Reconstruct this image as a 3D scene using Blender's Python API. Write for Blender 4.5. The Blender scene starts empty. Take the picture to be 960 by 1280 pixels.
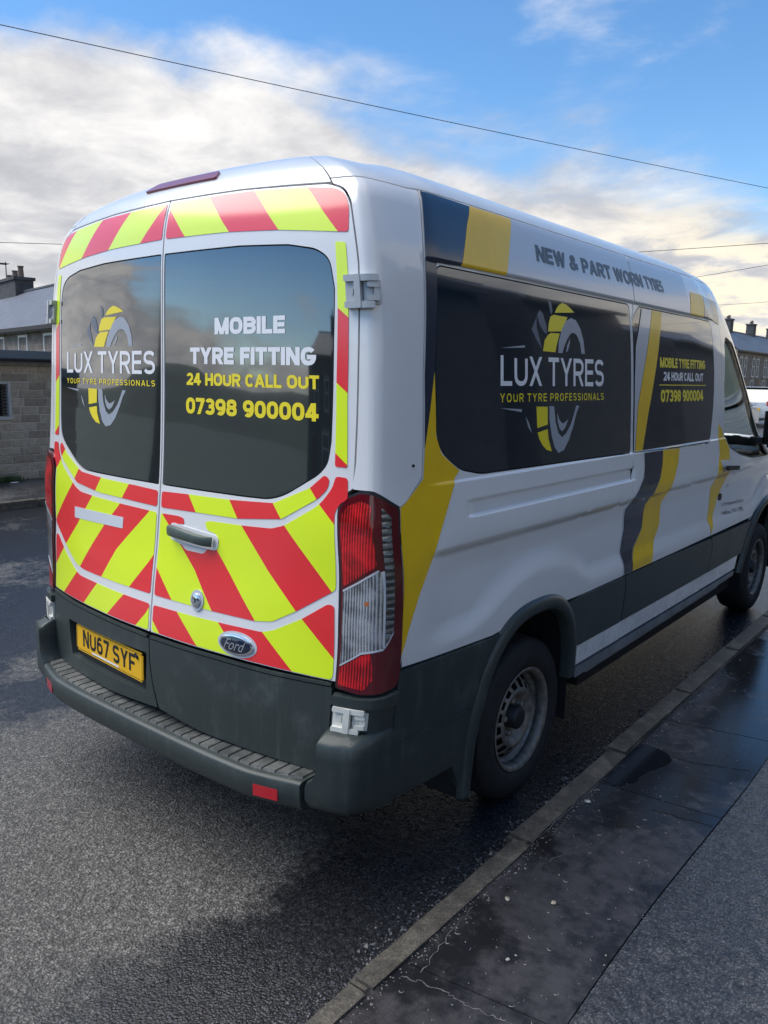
import bpy, bmesh, math, random
import numpy as np
from mathutils import Vector, Matrix
from mathutils.geometry import tessellate_polygon
R_=math.radians
sc=bpy.context.scene
COL=sc.collection
random.seed(7)
# ------------------------------------------------------------------ camera
cam=bpy.data.cameras.new('camera'); camo=bpy.data.objects.new('camera',cam); COL.objects.link(camo)
CR=Vector((0.778114,0.627864,0.018730)); 
_yaw,_pit,_rol=0.6764,-0.1699,0.0190
_f=Vector((-math.sin(_yaw)*math.cos(_pit),math.cos(_yaw)*math.cos(_pit),math.sin(_pit)))
_r=Vector((math.cos(_yaw),math.sin(_yaw),0)); _u=_r.cross(_f)
CRt=_r*math.cos(_rol)+_u*math.sin(_rol); CUp=-_r*math.sin(_rol)+_u*math.cos(_rol)
camo.matrix_world=Matrix(((CRt.x,CUp.x,-_f.x,2.4978),(CRt.y,CUp.y,-_f.y,-2.8753),(CRt.z,CUp.z,-_f.z,1.7864),(0,0,0,1)))
cam.sensor_fit='VERTICAL'; cam.sensor_height=24; cam.lens=24*990.69/1280
cam.clip_start=.05; cam.clip_end=6000
sc.camera=camo
# ------------------------------------------------------------------ sky, sun, exposure
SUN_AZ=R_(232)      # compass-like angle measured from +y towards +x
SUN_EL=R_(58)
w=bpy.data.worlds.new('World'); sc.world=w; w.use_nodes=True
nt=w.node_tree; nt.nodes.clear()
class NB:
    def __init__(s,nt): s.nt=nt
    def n(s,t,**k):
        o=s.nt.nodes.new(t)
        for a,b in k.items(): setattr(o,a,b)
        return o
    def l(s,a,b): s.nt.links.new(a,b)
    def put(s,i,v):
        if isinstance(v,bpy.types.NodeSocket): s.l(v,i)
        elif v is not None: i.default_value=v
    def math(s,op,a,b=None,c=None,clamp=False):
        o=s.n('ShaderNodeMath',operation=op); o.use_clamp=clamp
        s.put(o.inputs[0],a)
        if b is not None: s.put(o.inputs[1],b)
        if c is not None: s.put(o.inputs[2],c)
        return o.outputs[0]
    def mix(s,f,a,b,typ='RGBA',blend='MIX'):
        o=s.n('ShaderNodeMix',data_type=typ); 
        if typ=='RGBA': o.blend_type=blend; i,j,k,q=0,6,7,2
        else: i,j,k,q=0,2,3,0
        s.put(o.inputs[i],f); s.put(o.inputs[j],a); s.put(o.inputs[k],b)
        return o.outputs[q]
    def noise(s,vec,scale,detail=4,rough=.5,dist=0,out=0):
        o=s.n('ShaderNodeTexNoise'); 
        if vec is not None: s.l(vec,o.inputs['Vector'])
        o.inputs['Scale'].default_value=scale;o.inputs['Detail'].default_value=detail;o.inputs['Roughness'].default_value=rough;o.inputs['Distortion'].default_value=dist
        return o.outputs[out]
    def ramp(s,f,pts,interp='LINEAR'):
        o=s.n('ShaderNodeValToRGB'); cr=o.color_ramp; cr.interpolation=interp
        while len(cr.elements)<len(pts): cr.elements.new(.5)
        for e,(p,c) in zip(cr.elements,pts):
            e.position=p; e.color=(c,c,c,1) if isinstance(c,(int,float)) else (*c,1)
        s.put(o.inputs[0],f); return o.outputs[0]
    def rng(s,v,a,b,c=0,d=1,smooth=True):
        o=s.n('ShaderNodeMapRange'); o.interpolation_type='SMOOTHSTEP' if smooth else 'LINEAR'
        s.put(o.inputs[0],v)
        for i,x in zip((1,2,3,4),(a,b,c,d)): s.put(o.inputs[i],x)
        return o.outputs[0]
b=NB(nt)
sky=b.n('ShaderNodeTexSky'); sky.sky_type='NISHITA'; sky.sun_disc=False; sky.sun_elevation=SUN_EL; sky.sun_rotation=SUN_AZ
sky.air_density=1.0; sky.dust_density=.15; sky.ozone_density=1.6
tc=b.n('ShaderNodeTexCoord'); gen=tc.outputs['Generated']
sep=b.n('ShaderNodeSeparateXYZ'); b.l(gen,sep.inputs[0])
zz=b.math('MAXIMUM',sep.outputs[2],0.0)
den=b.math('ADD',zz,.16)
cx=b.math('DIVIDE',sep.outputs[0],den); cy=b.math('DIVIDE',sep.outputs[1],den)
cmb=b.n('ShaderNodeCombineXYZ'); b.put(cmb.inputs[0],cx); b.put(cmb.inputs[1],cy); cmb.inputs[2].default_value=3.7
n1=b.noise(cmb.outputs[0],1.15,7,.56,.25)
n2=b.noise(cmb.outputs[0],.42,3,.5)
n3=b.noise(cmb.outputs[0],3.4,7,.6,.3)
# cloud deck: heavy near the horizon, its edge drops from left to right ahead
edge=b.math('ADD',.212,b.math('MULTIPLY',b.math('MINIMUM',sep.outputs[0],0.0),-.15))
edge=b.math('ADD',edge,b.math('MULTIPLY',b.math('MAXIMUM',sep.outputs[0],0.0),.40))  # out-of-view cloud added on the right to fill the van's side
edge=b.math('ADD',edge,b.math('MULTIPLY',b.math('MINIMUM',sep.outputs[1],0.0),.29))
d=b.math('SUBTRACT',edge,sep.outputs[2])
cov=b.math('ADD',b.math('MULTIPLY',d,4.6),b.math('MULTIPLY',b.math('SUBTRACT',n1,.5),2.0))
cov=b.math('ADD',cov,b.math('MULTIPLY',b.math('SUBTRACT',n2,.5),.8))
low=b.rng(cov,-.16,.30)
wis=b.math('ADD',b.math('MULTIPLY',b.math('SUBTRACT',n1,.60),2.4),b.math('MULTIPLY',b.math('SUBTRACT',n3,.5),1.0))
wis=b.math('ADD',wis,b.rng(sep.outputs[2],.60,.90,0,.42))  # extra cloud added overhead for more neutral fill light
wisp=b.math('MULTIPLY',b.rng(wis,0,.5),b.rng(sep.outputs[2],.6,.9,.55,.85))
mask=b.math('MAXIMUM',low,wisp)
shade=b.rng(b.math('ADD',b.math('MULTIPLY',n3,.5),b.math('MULTIPLY',n1,.5)),.36,.66)
ccol=b.mix(shade,(2.45,2.5,2.7,1),(4.6,4.5,4.4,1))
# warm bright cloud low ahead (+y)
warm=b.math('MULTIPLY',b.rng(sep.outputs[1],.80,.99),b.rng(sep.outputs[2],.27,.10))
warm=b.math('MULTIPLY',warm,b.rng(n3,.36,.56))
ccol=b.mix(b.math('MULTIPLY',warm,.9),ccol,(5.2,4.6,3.4,1))
skyc=b.mix(1,sky.outputs[0],(1.0,1.0,1.0,1),blend='MULTIPLY')
hsv=b.n('ShaderNodeHueSaturation'); hsv.inputs['Saturation'].default_value=1.25; hsv.inputs['Value'].default_value=.84; b.l(skyc,hsv.inputs['Color'])
fin=b.mix(mask,hsv.outputs[0],ccol)
bg=b.n('ShaderNodeBackground'); bg.inputs[1].default_value=.12; b.l(fin,bg.inputs[0])
wo=b.n('ShaderNodeOutputWorld'); b.l(bg.outputs[0],wo.inputs[0])
sun=bpy.data.lights.new('sun','SUN'); sun.energy=2.3; sun.angle=R_(62); sun.color=(1,.94,.84)
suno=bpy.data.objects.new('sun',sun); COL.objects.link(suno)
sd=Vector((math.sin(SUN_AZ)*math.cos(SUN_EL),math.cos(SUN_AZ)*math.cos(SUN_EL),math.sin(SUN_EL)))
suno.rotation_euler=sd.to_track_quat('Z','Y').to_euler(); suno.location=sd*50
sc.view_settings.view_transform='Standard'; sc.view_settings.look='None'; sc.view_settings.exposure=0.95; sc.view_settings.gamma=1
# ------------------------------------------------------------------ materials
MAT={}
def mat(name,col,rough=.5,metal=0,coat=0,coatr=.05,var=0,vscale=8,bump=0,bscale=200,spec=.5,trans=0,emit=None,alpha=1,extra=None,ior=1.45,rvar=0,cior=1.5):
    if name in MAT: return MAT[name]
    m=bpy.data.materials.new(name); m.use_nodes=True; nt=m.node_tree; B=NB(nt)
    p=nt.nodes['Principled BSDF']
    p.inputs['Base Color'].default_value=(*col,1); p.inputs['Roughness'].default_value=rough; p.inputs['Metallic'].default_value=metal
    p.inputs['Coat Weight'].default_value=coat; p.inputs['Coat Roughness'].default_value=coatr; p.inputs['Specular IOR Level'].default_value=spec
    p.inputs['Transmission Weight'].default_value=trans; p.inputs['Alpha'].default_value=alpha; p.inputs['IOR'].default_value=ior; p.inputs['Coat IOR'].default_value=cior
    tcn=B.n('ShaderNodeTexCoord'); v=tcn.outputs['Object']
    if var or rvar:
        n=B.noise(v,vscale,5,.6)
        if var:
            dk=tuple(c*(1-var) for c in col); lt=tuple(min(1,c*(1+var)) for c in col)
            B.l(B.ramp(n,[(.3,dk),(.7,lt)]),p.inputs['Base Color'])
        if rvar: B.l(B.rng(n,.3,.7,max(0,rough-rvar),rough+rvar),p.inputs['Roughness'])
    if bump:
        bn=B.n('ShaderNodeBump'); bn.inputs['Strength'].default_value=bump; bn.inputs['Distance'].default_value=.002
        B.l(B.noise(v,bscale,3,.6),bn.inputs['Height']); B.l(bn.outputs[0],p.inputs['Normal'])
    if extra: extra(B,p,v)
    MAT[name]=m; return m
def dirt_paint(B,p,v):
    n=B.noise(v,3.0,6,.62); n2=B.noise(v,40,4,.6)
    sp=B.n('ShaderNodeSeparateXYZ'); B.l(v,sp.inputs[0])
    lowz=B.rng(sp.outputs[2],.95,.45)
    g=B.math('MULTIPLY',lowz,B.rng(B.math('ADD',B.math('MULTIPLY',n,.6),B.math('MULTIPLY',n2,.4)),.38,.62))
    f=B.math('ADD',B.math('MULTIPLY',g,.42),B.math('MULTIPLY',B.rng(n,.45,.7),.05))
    B.l(B.mix(f,(.77,.765,.755,1),(.30,.28,.25,1)),p.inputs['Base Color'])
    B.l(B.math('ADD',.32,B.math('MULTIPLY',f,.3)),p.inputs['Roughness'])
    bn=B.n('ShaderNodeBump'); bn.inputs['Strength'].default_value=.04; bn.inputs['Distance'].default_value=.004
    B.l(B.noise(v,14,2,.5),bn.inputs['Height']); B.l(bn.outputs[0],p.inputs['Coat Normal'])
M_PAINT=mat('white_paint',(.73,.735,.745),.34,coat=1,coatr=.045,extra=dirt_paint)
M_HEAD=mat('grey_white_roof_paint',(.60,.62,.63),.36,coat=.7,coatr=.16,var=.04)
def scuff(B,p,v):
    n=B.noise(v,5,7,.68); n2=B.noise(v,90,3,.7)
    mp=B.n('ShaderNodeMapping'); mp.inputs['Scale'].default_value=(18,18,1.2); B.l(v,mp.inputs[0])
    st=B.noise(mp.outputs[0],1.5,5,.65)
    f=B.math('ADD',B.math('MULTIPLY',B.rng(n,.5,.75),.55),B.math('MULTIPLY',B.rng(st,.55,.75),.35))
    B.l(B.mix(f,(.034,.044,.042,1),(.10,.115,.105,1)),p.inputs['Base Color'])
    B.l(B.math('ADD',.38,B.math('MULTIPLY',f,.3)),p.inputs['Roughness'])
    bn=B.n('ShaderNodeBump'); bn.inputs['Strength'].default_value=.25; bn.inputs['Distance'].default_value=.001
    B.l(n2,bn.inputs['Height']); B.l(bn.outputs[0],p.inputs['Normal'])
M_PLAST=mat('weathered_dark_plastic',(.04,.048,.048),.42,extra=scuff)
M_PLASTD=mat('black_plastic',(.014,.015,.017),.5,var=.3,vscale=20)
M_LINER=mat('black_void',(.006,.006,.007),.9)
def glassx(B,p,v):
    bn=B.n('ShaderNodeBump'); bn.inputs['Strength'].default_value=.05; bn.inputs['Distance'].default_value=.01
    B.l(B.noise(v,2.2,2,.5),bn.inputs['Height']); B.l(bn.outputs[0],p.inputs['Normal'])
M_GLASS=mat('dark_film_covered_glass',(.010,.016,.019),.05,spec=.5,coat=1,coatr=.02,cior=1.95,ior=1.9,extra=glassx)
M_SIDEG=mat('navy_wrap_film',(.004,.015,.028),.10,coat=1,coatr=.03,cior=1.6,extra=glassx)
M_FILM=mat('navy_body_film',(.010,.020,.045),.25,coat=.7,coatr=.05,cior=1.5)
M_CLEARG=mat('tinted_clear_glass',(.55,.62,.62),.02,spec=.6,trans=1,ior=1.02)
def retro(cname,col):
    def ex(B,p,v):
        vo=B.n('ShaderNodeTexVoronoi'); vo.inputs['Scale'].default_value=260; B.l(v,vo.inputs['Vector'])
        bn=B.n('ShaderNodeBump'); bn.inputs['Strength'].default_value=.05; bn.inputs['Distance'].default_value=.0008
        B.l(vo.outputs[0],bn.inputs['Height']); B.l(bn.outputs[0],p.inputs['Normal'])
    return mat(cname,col,.38,coat=1,coatr=.16,cior=1.7,extra=ex)
M_LIME=retro('reflective_lime_film',(.78,.97,.0))
M_RED=retro('reflective_red_film',(.86,.012,.018))
M_YEL=mat('yellow_wrap_film',(.84,.52,.008),.35,coat=.35,coatr=.06,var=.05)
M_YELT=mat('yellow_lettering_film',(.90,.72,.02),.35,coat=.4)
M_WHT=mat('white_lettering_film',(.84,.83,.84),.35,coat=.4)
M_BLKT=mat('charcoal_lettering_film',(.05,.055,.065),.4,coat=.4)
M_GREYT=mat('grey_logo_film',(.34,.37,.42),.35,coat=.5)
M_GREYD=mat('dark_grey_logo_film',(.10,.13,.18),.35,coat=.5)
M_SILV=mat('light_grey_wrap_film',(.52,.54,.58),.3,coat=.8,coatr=.05)
M_CHROME=mat('chrome',(.75,.76,.78),.12,metal=1)
M_STEEL=mat('rusty_steel_rim',(.17,.155,.135),.5,metal=.3,var=.45,vscale=30,bump=.3,bscale=120)
M_TYRE=mat('tyre_rubber',(.012,.012,.013),.75,var=.4,vscale=25,bump=.5,bscale=150)
M_HINGE=mat('grey_hinge_paint',(.40,.42,.43),.35,coat=.5)
# ------------------------------------------------------------------ generic helpers
def tag(o,label=None,cat=None,group=None,kind=None):
    if label: o['label']=label
    if cat: o['category']=cat
    if group: o['group']=group
    if kind: o['kind']=kind
    return o
def link(name,me,parent=None):
    o=bpy.data.objects.new(name,me); COL.objects.link(o)
    if parent is not None: o.parent=parent
    return o
def empty(name,loc=(0,0,0),rz=0,label=None,cat=None,group=None):
    o=bpy.data.objects.new(name,None); o.empty_display_size=.3; COL.objects.link(o); o.location=loc; o.rotation_euler=(0,0,rz)
    return tag(o,label,cat,group)
def mesh(name,verts,faces,mats,parent=None,smooth=False,mi=None):
    me=bpy.data.meshes.new(name); me.from_pydata([tuple(v) for v in verts],[],faces)
    for m in (mats if isinstance(mats,(list,tuple)) else [mats]): me.materials.append(m)
    if mi is not None: me.polygons.foreach_set('material_index',mi)
    if smooth: me.polygons.foreach_set('use_smooth',[True]*len(me.polygons))
    me.update()
    return link(name,me,parent)
def bobj(name,bm,mats,parent=None,smooth=False,bevel=0,seg=2,auto=None):
    if bevel:
        bmesh.ops.bevel(bm,geom=[e for e in bm.edges],offset=bevel,segments=seg,affect='EDGES',profile=.6,clamp_overlap=True)
    bmesh.ops.recalc_face_normals(bm,faces=bm.faces)
    me=bpy.data.meshes.new(name); bm.to_mesh(me); bm.free()
    for m in (mats if isinstance(mats,(list,tuple)) else [mats]): me.materials.append(m)
    if smooth: me.polygons.foreach_set('use_smooth',[True]*len(me.polygons))
    if auto: me.set_sharp_from_angle(angle=R_(auto))
    return link(name,me,parent)
def box(bm,x0,x1,y0,y1,z0,z1,mi=0):
    v=[bm.verts.new(p) for p in ((x0,y0,z0),(x1,y0,z0),(x1,y1,z0),(x0,y1,z0),(x0,y0,z1),(x1,y0,z1),(x1,y1,z1),(x0,y1,z1))]
    for f in ((0,3,2,1),(4,5,6,7),(0,1,5,4),(1,2,6,5),(2,3,7,6),(3,0,4,7)):
        q=bm.faces.new([v[i] for i in f]); q.material_index=mi
    return v
def lathe(bm,prof,n=48,axis='x',cen=(0,0,0),cap=False):
    # prof: (offset along axis, radius)
    rings=[]
    for a,r in prof:
        ring=[]
        for i in range(n):
            t=2*math.pi*i/n; c,s=math.cos(t)*r,math.sin(t)*r
            p={'x':(a,c,s),'y':(c,a,s),'z':(c,s,a)}[axis]
            ring.append(bm.verts.new((p[0]+cen[0],p[1]+cen[1],p[2]+cen[2])))
        rings.append(ring)
    for A,Bq in zip(rings,rings[1:]):
        for i in range(n): bm.faces.new((A[i],A[(i+1)%n],Bq[(i+1)%n],Bq[i]))
    if cap: bm.faces.new(rings[0][::-1]); bm.faces.new(rings[-1])
    return rings
def tube(bm,pts,r,n=8):
    pts=[Vector(p) for p in pts]; rings=[]
    for i,p in enumerate(pts):
        d=(pts[min(i+1,len(pts)-1)]-pts[max(i-1,0)]).normalized()
        a=d.cross(Vector((0,0,1)) if abs(d.z)<.9 else Vector((1,0,0))).normalized(); c=d.cross(a)
        rr=r if not hasattr(r,'__len__') else r[i]
        rings.append([bm.verts.new(p+(a*math.cos(2*math.pi*k/n)+c*math.sin(2*math.pi*k/n))*rr) for k in range(n)])
    for A,Bq in zip(rings,rings[1:]):
        for i in range(n): bm.faces.new((A[i],A[(i+1)%n],Bq[(i+1)%n],Bq[i]))
    bm.faces.new(rings[0][::-1]); bm.faces.new(rings[-1])

# ---- the van body as one smooth surface: s runs round the van from the rear centre, t up it
def _interp(xs,ys):
    # monotone cubic (PCHIP)
    xs=np.array(xs,float);ys=np.array(ys,float)
    h=np.diff(xs);d=np.diff(ys)/h
    m=np.zeros(len(xs));m[0]=d[0];m[-1]=d[-1]
    for i in range(1,len(xs)-1):
        if d[i-1]*d[i]>0:
            w1=2*h[i]+h[i-1];w2=h[i]+2*h[i-1]
            m[i]=(w1+w2)/(w1/d[i-1]+w2/d[i])
    def f(x):
        x=np.clip(np.asarray(x,float),xs[0],xs[-1])
        i=np.clip(np.searchsorted(xs,x,side='right')-1,0,len(xs)-2)
        t=(x-xs[i])/h[i]
        return ((2*t**3-3*t**2+1)*ys[i]+(t**3-2*t**2+t)*h[i]*m[i]+(-2*t**3+3*t**2)*ys[i+1]+(t**3-t**2)*h[i]*m[i+1])
    return f
# t : (z, xs, y0, yf)
TT=[(.25,.25,.985,-1.16,4.66),(.40,.40,.995,-1.175,4.74),(.60,.60,1.01,-1.18,4.78),(.80,.80,1.025,-1.172,4.78),(1.0,1.0,1.032,-1.15,4.78),
(1.15,1.15,1.03,-1.128,4.72),(1.3,1.3,1.015,-1.112,4.35),(1.45,1.45,1.0,-1.098,4.1),(1.7,1.7,.985,-1.085,3.8),(1.95,1.95,.965,-1.077,3.5),(2.15,2.15,.938,-1.07,3.26),
(2.28,2.28,.905,-1.057,3.12),(2.37,2.37,.872,-1.035,3.02),(2.44,2.424,.82,-1.01,2.95),(2.50,2.460,.755,-.975,2.78),(2.60,2.505,.65,-.905,2.5),(2.75,2.549,.49,-.78,2.15),(2.95,2.576,.30,-.58,1.7),(3.29,2.593,0,-.38,1.2)]
T=np.array(TT)
fz=_interp(T[:,0],T[:,1]);fx=_interp(T[:,0],T[:,2]);f0=_interp(T[:,0],T[:,3]);ff=_interp(T[:,0],T[:,4])
# ring: s, A, B, Wr, Wf
RR=[(0,0,0,1,0),(.2,.2,.005,1,0),(.4,.4,.022,1,0),(.6,.6,.048,1,0),(.75,.75,.076,1,0),(.85,.85,.100,1,0),(.90,.90,.116,1,0),(.93,.927,.126,1,0),
(.96,.953,.140,1,0),(1.0,.976,.170,.95,0),(1.10,.989,.26,.85,0),(1.3,.995,.46,.6,0),(1.6,.998,.79,.25,0),(1.9,1.0,1.09,0,0),
(3.0,1.0,2.19,0,0),(4.2,1.0,3.39,0,.33),(4.9,.997,4.09,0,.56),(5.6,.985,4.79,0,.79),(5.9,.962,5.09,0,.87),(6.15,.91,5.34,0,.93),(6.4,.80,5.58,0,.97),(6.65,.62,5.77,0,1),(6.9,.38,5.87,0,1),(7.3,0,5.90,0,1)]
SM=7.3
Q=np.array(RR)
gA=_interp(Q[:,0],Q[:,1]);gB=_interp(Q[:,0],Q[:,2]);gR=_interp(Q[:,0],Q[:,3]);gF=_interp(Q[:,0],Q[:,4])
YR=-1.12
kb=_interp([.25,.85,1.05,1.35,2.0,2.3,3.3],[1,1,.85,.56,.56,.56,.56])
# ------------------------------------------------------------------ surface relief of the van sides
def sst(x,a,b):
    q=np.clip((x-a)/(b-a),0,1); return q*q*(3-2*q)
_sg=np.linspace(1.0,7.2,400)
def s_of_y(y): return float(np.interp(y,YR+gB(_sg),_sg))
def disp(s,t):
    a=np.abs(s); a=np.where(a>SM,2*SM-a,a)
    y=YR+gB(a)
    m=sst(a,1.12,1.4)*(1-sst(a,5.9,6.2))
    def flare(yc,zc,r0,r1):
        d=np.sqrt(((y-yc)/1.02)**2+(t-zc)**2); return 1-sst(d,r0,r1)
    fl=np.maximum(flare(0,.345,.665,.775),flare(3.75,.345,.665,.775))
    band=sst(t,1.26,1.10)*sst(t,.865,.955)
    D=-.024*m*band*(1-fl)
    # recessed rail under the quarter window
    g=sst(a,1.40,1.47)*(1-sst(a,2.86,2.868))*sst(t,1.298,1.311)*sst(t,1.366,1.352)
    D=D-.013*g
    # sill lip under the windows, drip above them
    mw=sst(a,1.2,1.3)*(1-sst(a,4.9,5.3))
    D=D+.006*mw*sst(t,1.440,1.430)*(t>1.2)+.0*t
    D=D+.008*mw*sst(t,2.155,2.166)
    return D
def S(s,t):
    s=np.asarray(s,float);t=np.asarray(t,float)
    a=np.abs(s); sg=np.where(a>SM,-1.0,1.0)*np.where(s<0,-1.0,1.0); a=np.where(a>SM,2*SM-a,a)
    rr=np.clip((t-2.34)/.25,0,1)*.075*np.exp(-((a-.99)/.22)**2)
    x=fx(t)*(gA(a)-rr)*sg
    bow=np.minimum(gB(a),.14)*gR(a)
    y=YR+gB(a)+(kb(t)-1)*bow+(f0(t)-YR)*gR(a)+(ff(t)-4.78)*gF(a)
    return np.stack([x,y,fz(t)],-1)
def _nrm(F,s,t,e):
    a=F(s+e,t)-F(s-e,t); b=F(s,t+e)-F(s,t-e)
    n=np.cross(a,b); return n/np.maximum(np.linalg.norm(n,axis=-1,keepdims=True),1e-12)
def P0(s,t): return S(s,t)+_nrm(S,s,t,4e-3)*disp(s,t)[...,None]
def PN(s,t,off=0.0):
    s=np.asarray(s,float);t=np.asarray(t,float)
    n=_nrm(P0,s,t,2e-3)
    return P0(s,t)+n*np.asarray(off)[...,None],n
def P1(s,t,off=0.0): return Vector(PN(np.array([s]),np.array([t]),np.array([off]))[0][0])
SC=[x for x in np.arange(.90,1.03,.012)]
def rnd(poly,r,n=5):
    out=[]; N=len(poly)
    for i in range(N):
        p=Vector(poly[i][:2]); a=Vector(poly[i-1][:2]); c=Vector(poly[(i+1)%N][:2])
        ri=poly[i][2] if len(poly[i])>2 else r
        d1=(a-p);d2=(c-p); q=min(ri,d1.length*.48,d2.length*.48)
        if q<1e-4 or abs(d1.normalized().dot(d2.normalized()))>.995: out.append((p.x,p.y)); continue
        A=p+d1.normalized()*q;Bq=p+d2.normalized()*q
        for k in range(n+1):
            u=k/n; v=A*(1-u)**2+p*2*u*(1-u)+Bq*u*u; out.append((v.x,v.y))
    return out
def panel(name,outline,mats,parent=None,sgn=1,off=0.0,wall=.012,ds=.05,dt=.05,holes=(),lines=(),cls=None,tl=(),sl=(),wallmat=None,fine=False):
    loops=[[Vector((p[0],p[1],0)) for p in L_] for L_ in [outline,*holes]]
    tri=tessellate_polygon(loops); flat=[v for L_ in loops for v in L_]
    bm=bmesh.new(); vs=[bm.verts.new(v) for v in flat]
    for t in tri:
        try: bm.faces.new([vs[i] for i in t])
        except ValueError: pass
    bmesh.ops.remove_doubles(bm,verts=bm.verts[:],dist=1e-6)
    sx=[v.co.x for v in bm.verts];tx=[v.co.y for v in bm.verts]
    s0,s1,t0,t1=min(sx),max(sx),min(tx),max(tx)
    def cut(co,no): bmesh.ops.bisect_plane(bm,geom=bm.verts[:]+bm.edges[:]+bm.faces[:],dist=1e-6,plane_co=co,plane_no=no)
    for p,q in lines:
        d=Vector((q[0]-p[0],q[1]-p[1],0)); cut((p[0],p[1],0),(-d.y,d.x,0))
    S_=sorted(set([round(k*ds,4) for k in range(int(s0/ds)-1,int(s1/ds)+2)]+[round(x,4) for x in SC]+[-round(x,4) for x in SC]+list(sl)))
    for x in S_:
        if s0+1e-4<x<s1-1e-4: cut((x,0,0),(1,0,0))
    T_=sorted(set([round(k*dt,4) for k in range(int(t0/dt)-1,int(t1/dt)+2)]+list(tl)))
    for x in T_:
        if t0+1e-4<x<t1-1e-4: cut((0,x,0),(0,1,0))
    bm.verts.ensure_lookup_table(); bm.verts.index_update()
    A=np.array([(v.co.x,v.co.y) for v in bm.verts]); nv=len(A)
    faces=[];mi=[]
    for f in bm.faces:
        ids=[v.index for v in f.verts]; c=A[ids]
        ar=np.sum(c[:,0]*np.roll(c[:,1],-1)-np.roll(c[:,0],-1)*c[:,1])
        if abs(ar)<1e-10: continue
        if ar*sgn<0: ids=ids[::-1]
        faces.append(ids); m=c.mean(0); mi.append(cls(m[0],m[1]) if cls else 0)
    be=[(e.verts[0].index,e.verts[1].index) for e in bm.edges if len(e.link_faces)==1]
    bm.free()
    pos,nn=PN(A[:,0]*sgn,A[:,1],np.full(nv,off))
    verts=list(pos);nor=list(nn)
    if wall:
        fe={}
        for k,f in enumerate(faces):
            for i in range(len(f)): fe[(f[i],f[(i+1)%len(f)])]=k
        low={};top={}
        ml=(mats if isinstance(mats,(list,tuple)) else [mats])
        nw=len(ml) if wallmat else None
        for a,c in be:
            if (a,c) not in fe: a,c=c,a
            for i in (a,c):
                if i not in low:
                    top[i]=len(verts); verts.append(pos[i]); nor.append(None)
                    low[i]=len(verts); verts.append(pos[i]-nn[i]*wall); nor.append(None)
            faces.append([top[c],top[a],low[a],low[c]]); mi.append(nw if wallmat else mi[fe.get((a,c),0)])
        if wallmat: mats=list(ml)+[wallmat]
    o=mesh(name,verts,faces,mats,parent,smooth=True,mi=mi)
    me=o.data
    cn=np.zeros((len(verts),3)); me.vertices.foreach_get  # calculated normals for the skirt
    vn=np.zeros(len(verts)*3,np.float32); me.vertices.foreach_get('normal',vn); vn=vn.reshape(-1,3)
    for i,n in enumerate(nor): cn[i]=n if n is not None else vn[i]
    me.normals_split_custom_set_from_vertices(cn.tolist())
    return o
ARC={0:(-.030,.435,.560,2.6),3.75:(3.73,.625,.600,2.3)}
def arcpt(yc,deg,dr=0.0):
    c0,rx,rz,e=ARC[yc]; t=R_(deg); c,s_=math.cos(t),math.sin(t); rx+=dr; rz+=dr
    return c0+rx*math.copysign(abs(c)**(2/e),c), .345+rz*math.copysign(abs(s_)**(2/e),s_)
def arch(yc,zc,r,a0,a1,n=22):
    out=[]
    for k in range(n+1):
        y,z=arcpt(yc,a0+(a1-a0)*k/n,-.012); out.append((s_of_y(y),z))
    return out
def text2d(body,offset=0.0,space=1.0,shear=0.0,font=True):
    cu=bpy.data.curves.new('t','FONT'); cu.body=body; cu.offset=offset; cu.space_character=space; cu.fill_mode='BOTH'; cu.shear=shear; cu.resolution_u=3; cu.size=1
    ob=bpy.data.objects.new('t',cu); COL.objects.link(ob)
    bpy.context.view_layer.update()
    me=bpy.data.meshes.new_from_object(ob.evaluated_get(bpy.context.evaluated_depsgraph_get()))
    v=np.array([x.co[:2] for x in me.vertices]); f=[list(p.vertices) for p in me.polygons]
    bpy.data.objects.remove(ob); bpy.data.curves.remove(cu); bpy.data.meshes.remove(me)
    lo,hi=v.min(0),v.max(0); v=(v-lo)/(hi-lo)
    return v,f
def decal_text(name,body,quad,m,parent,off=.0022,bold=.0,sgn=1,space=1.0,font=True,shear=0):
    # quad: bottom-left, bottom-right, top-left, top-right in (s,t)
    v,f=text2d(body,bold,space,shear,font); bl,br,tl,tr=[np.array(q) for q in quad]
    u=v[:,:1];w_=v[:,1:]
    q=(bl*(1-u)+br*u)*(1-w_)+(tl*(1-u)+tr*u)*w_
    pos,nn=PN(q[:,0]*sgn,q[:,1],np.full(len(q),off))
    ff_=[]
    for fc in f:
        a=v[fc]; ar=np.sum(a[:,0]*np.roll(a[:,1],-1)-np.roll(a[:,0],-1)*a[:,1])
        ff_.append(fc if ar>0 else fc[::-1])
    # one object per word: split at the widest gaps
    nw=len(body.split()); cuts=[]
    if nw>1:
        iv=sorted((min(v[i][0] for i in fc),max(v[i][0] for i in fc)) for fc in ff_); gaps=[];hi=iv[0][1]
        for a,c in iv:
            if a>hi: gaps.append((a-hi,(a+hi)/2))
            hi=max(hi,c)
        cuts=sorted(g[1] for g in sorted(gaps)[-(nw-1):])
    out=None
    for k in range(len(cuts)+1):
        lo=cuts[k-1] if k else -9; hi=cuts[k] if k<len(cuts) else 9
        fs=[fc for fc in ff_ if lo<=v[fc[0]][0]<hi]
        if not fs: continue
        idx=sorted({i for fc in fs for i in fc}); mp={i:j for j,i in enumerate(idx)}
        out=mesh(name,pos[idx],[[mp[i] for i in fc] for fc in fs],m,parent,smooth=True); out.data.normals_split_custom_set_from_vertices(nn[idx].tolist())
    return out

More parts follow.
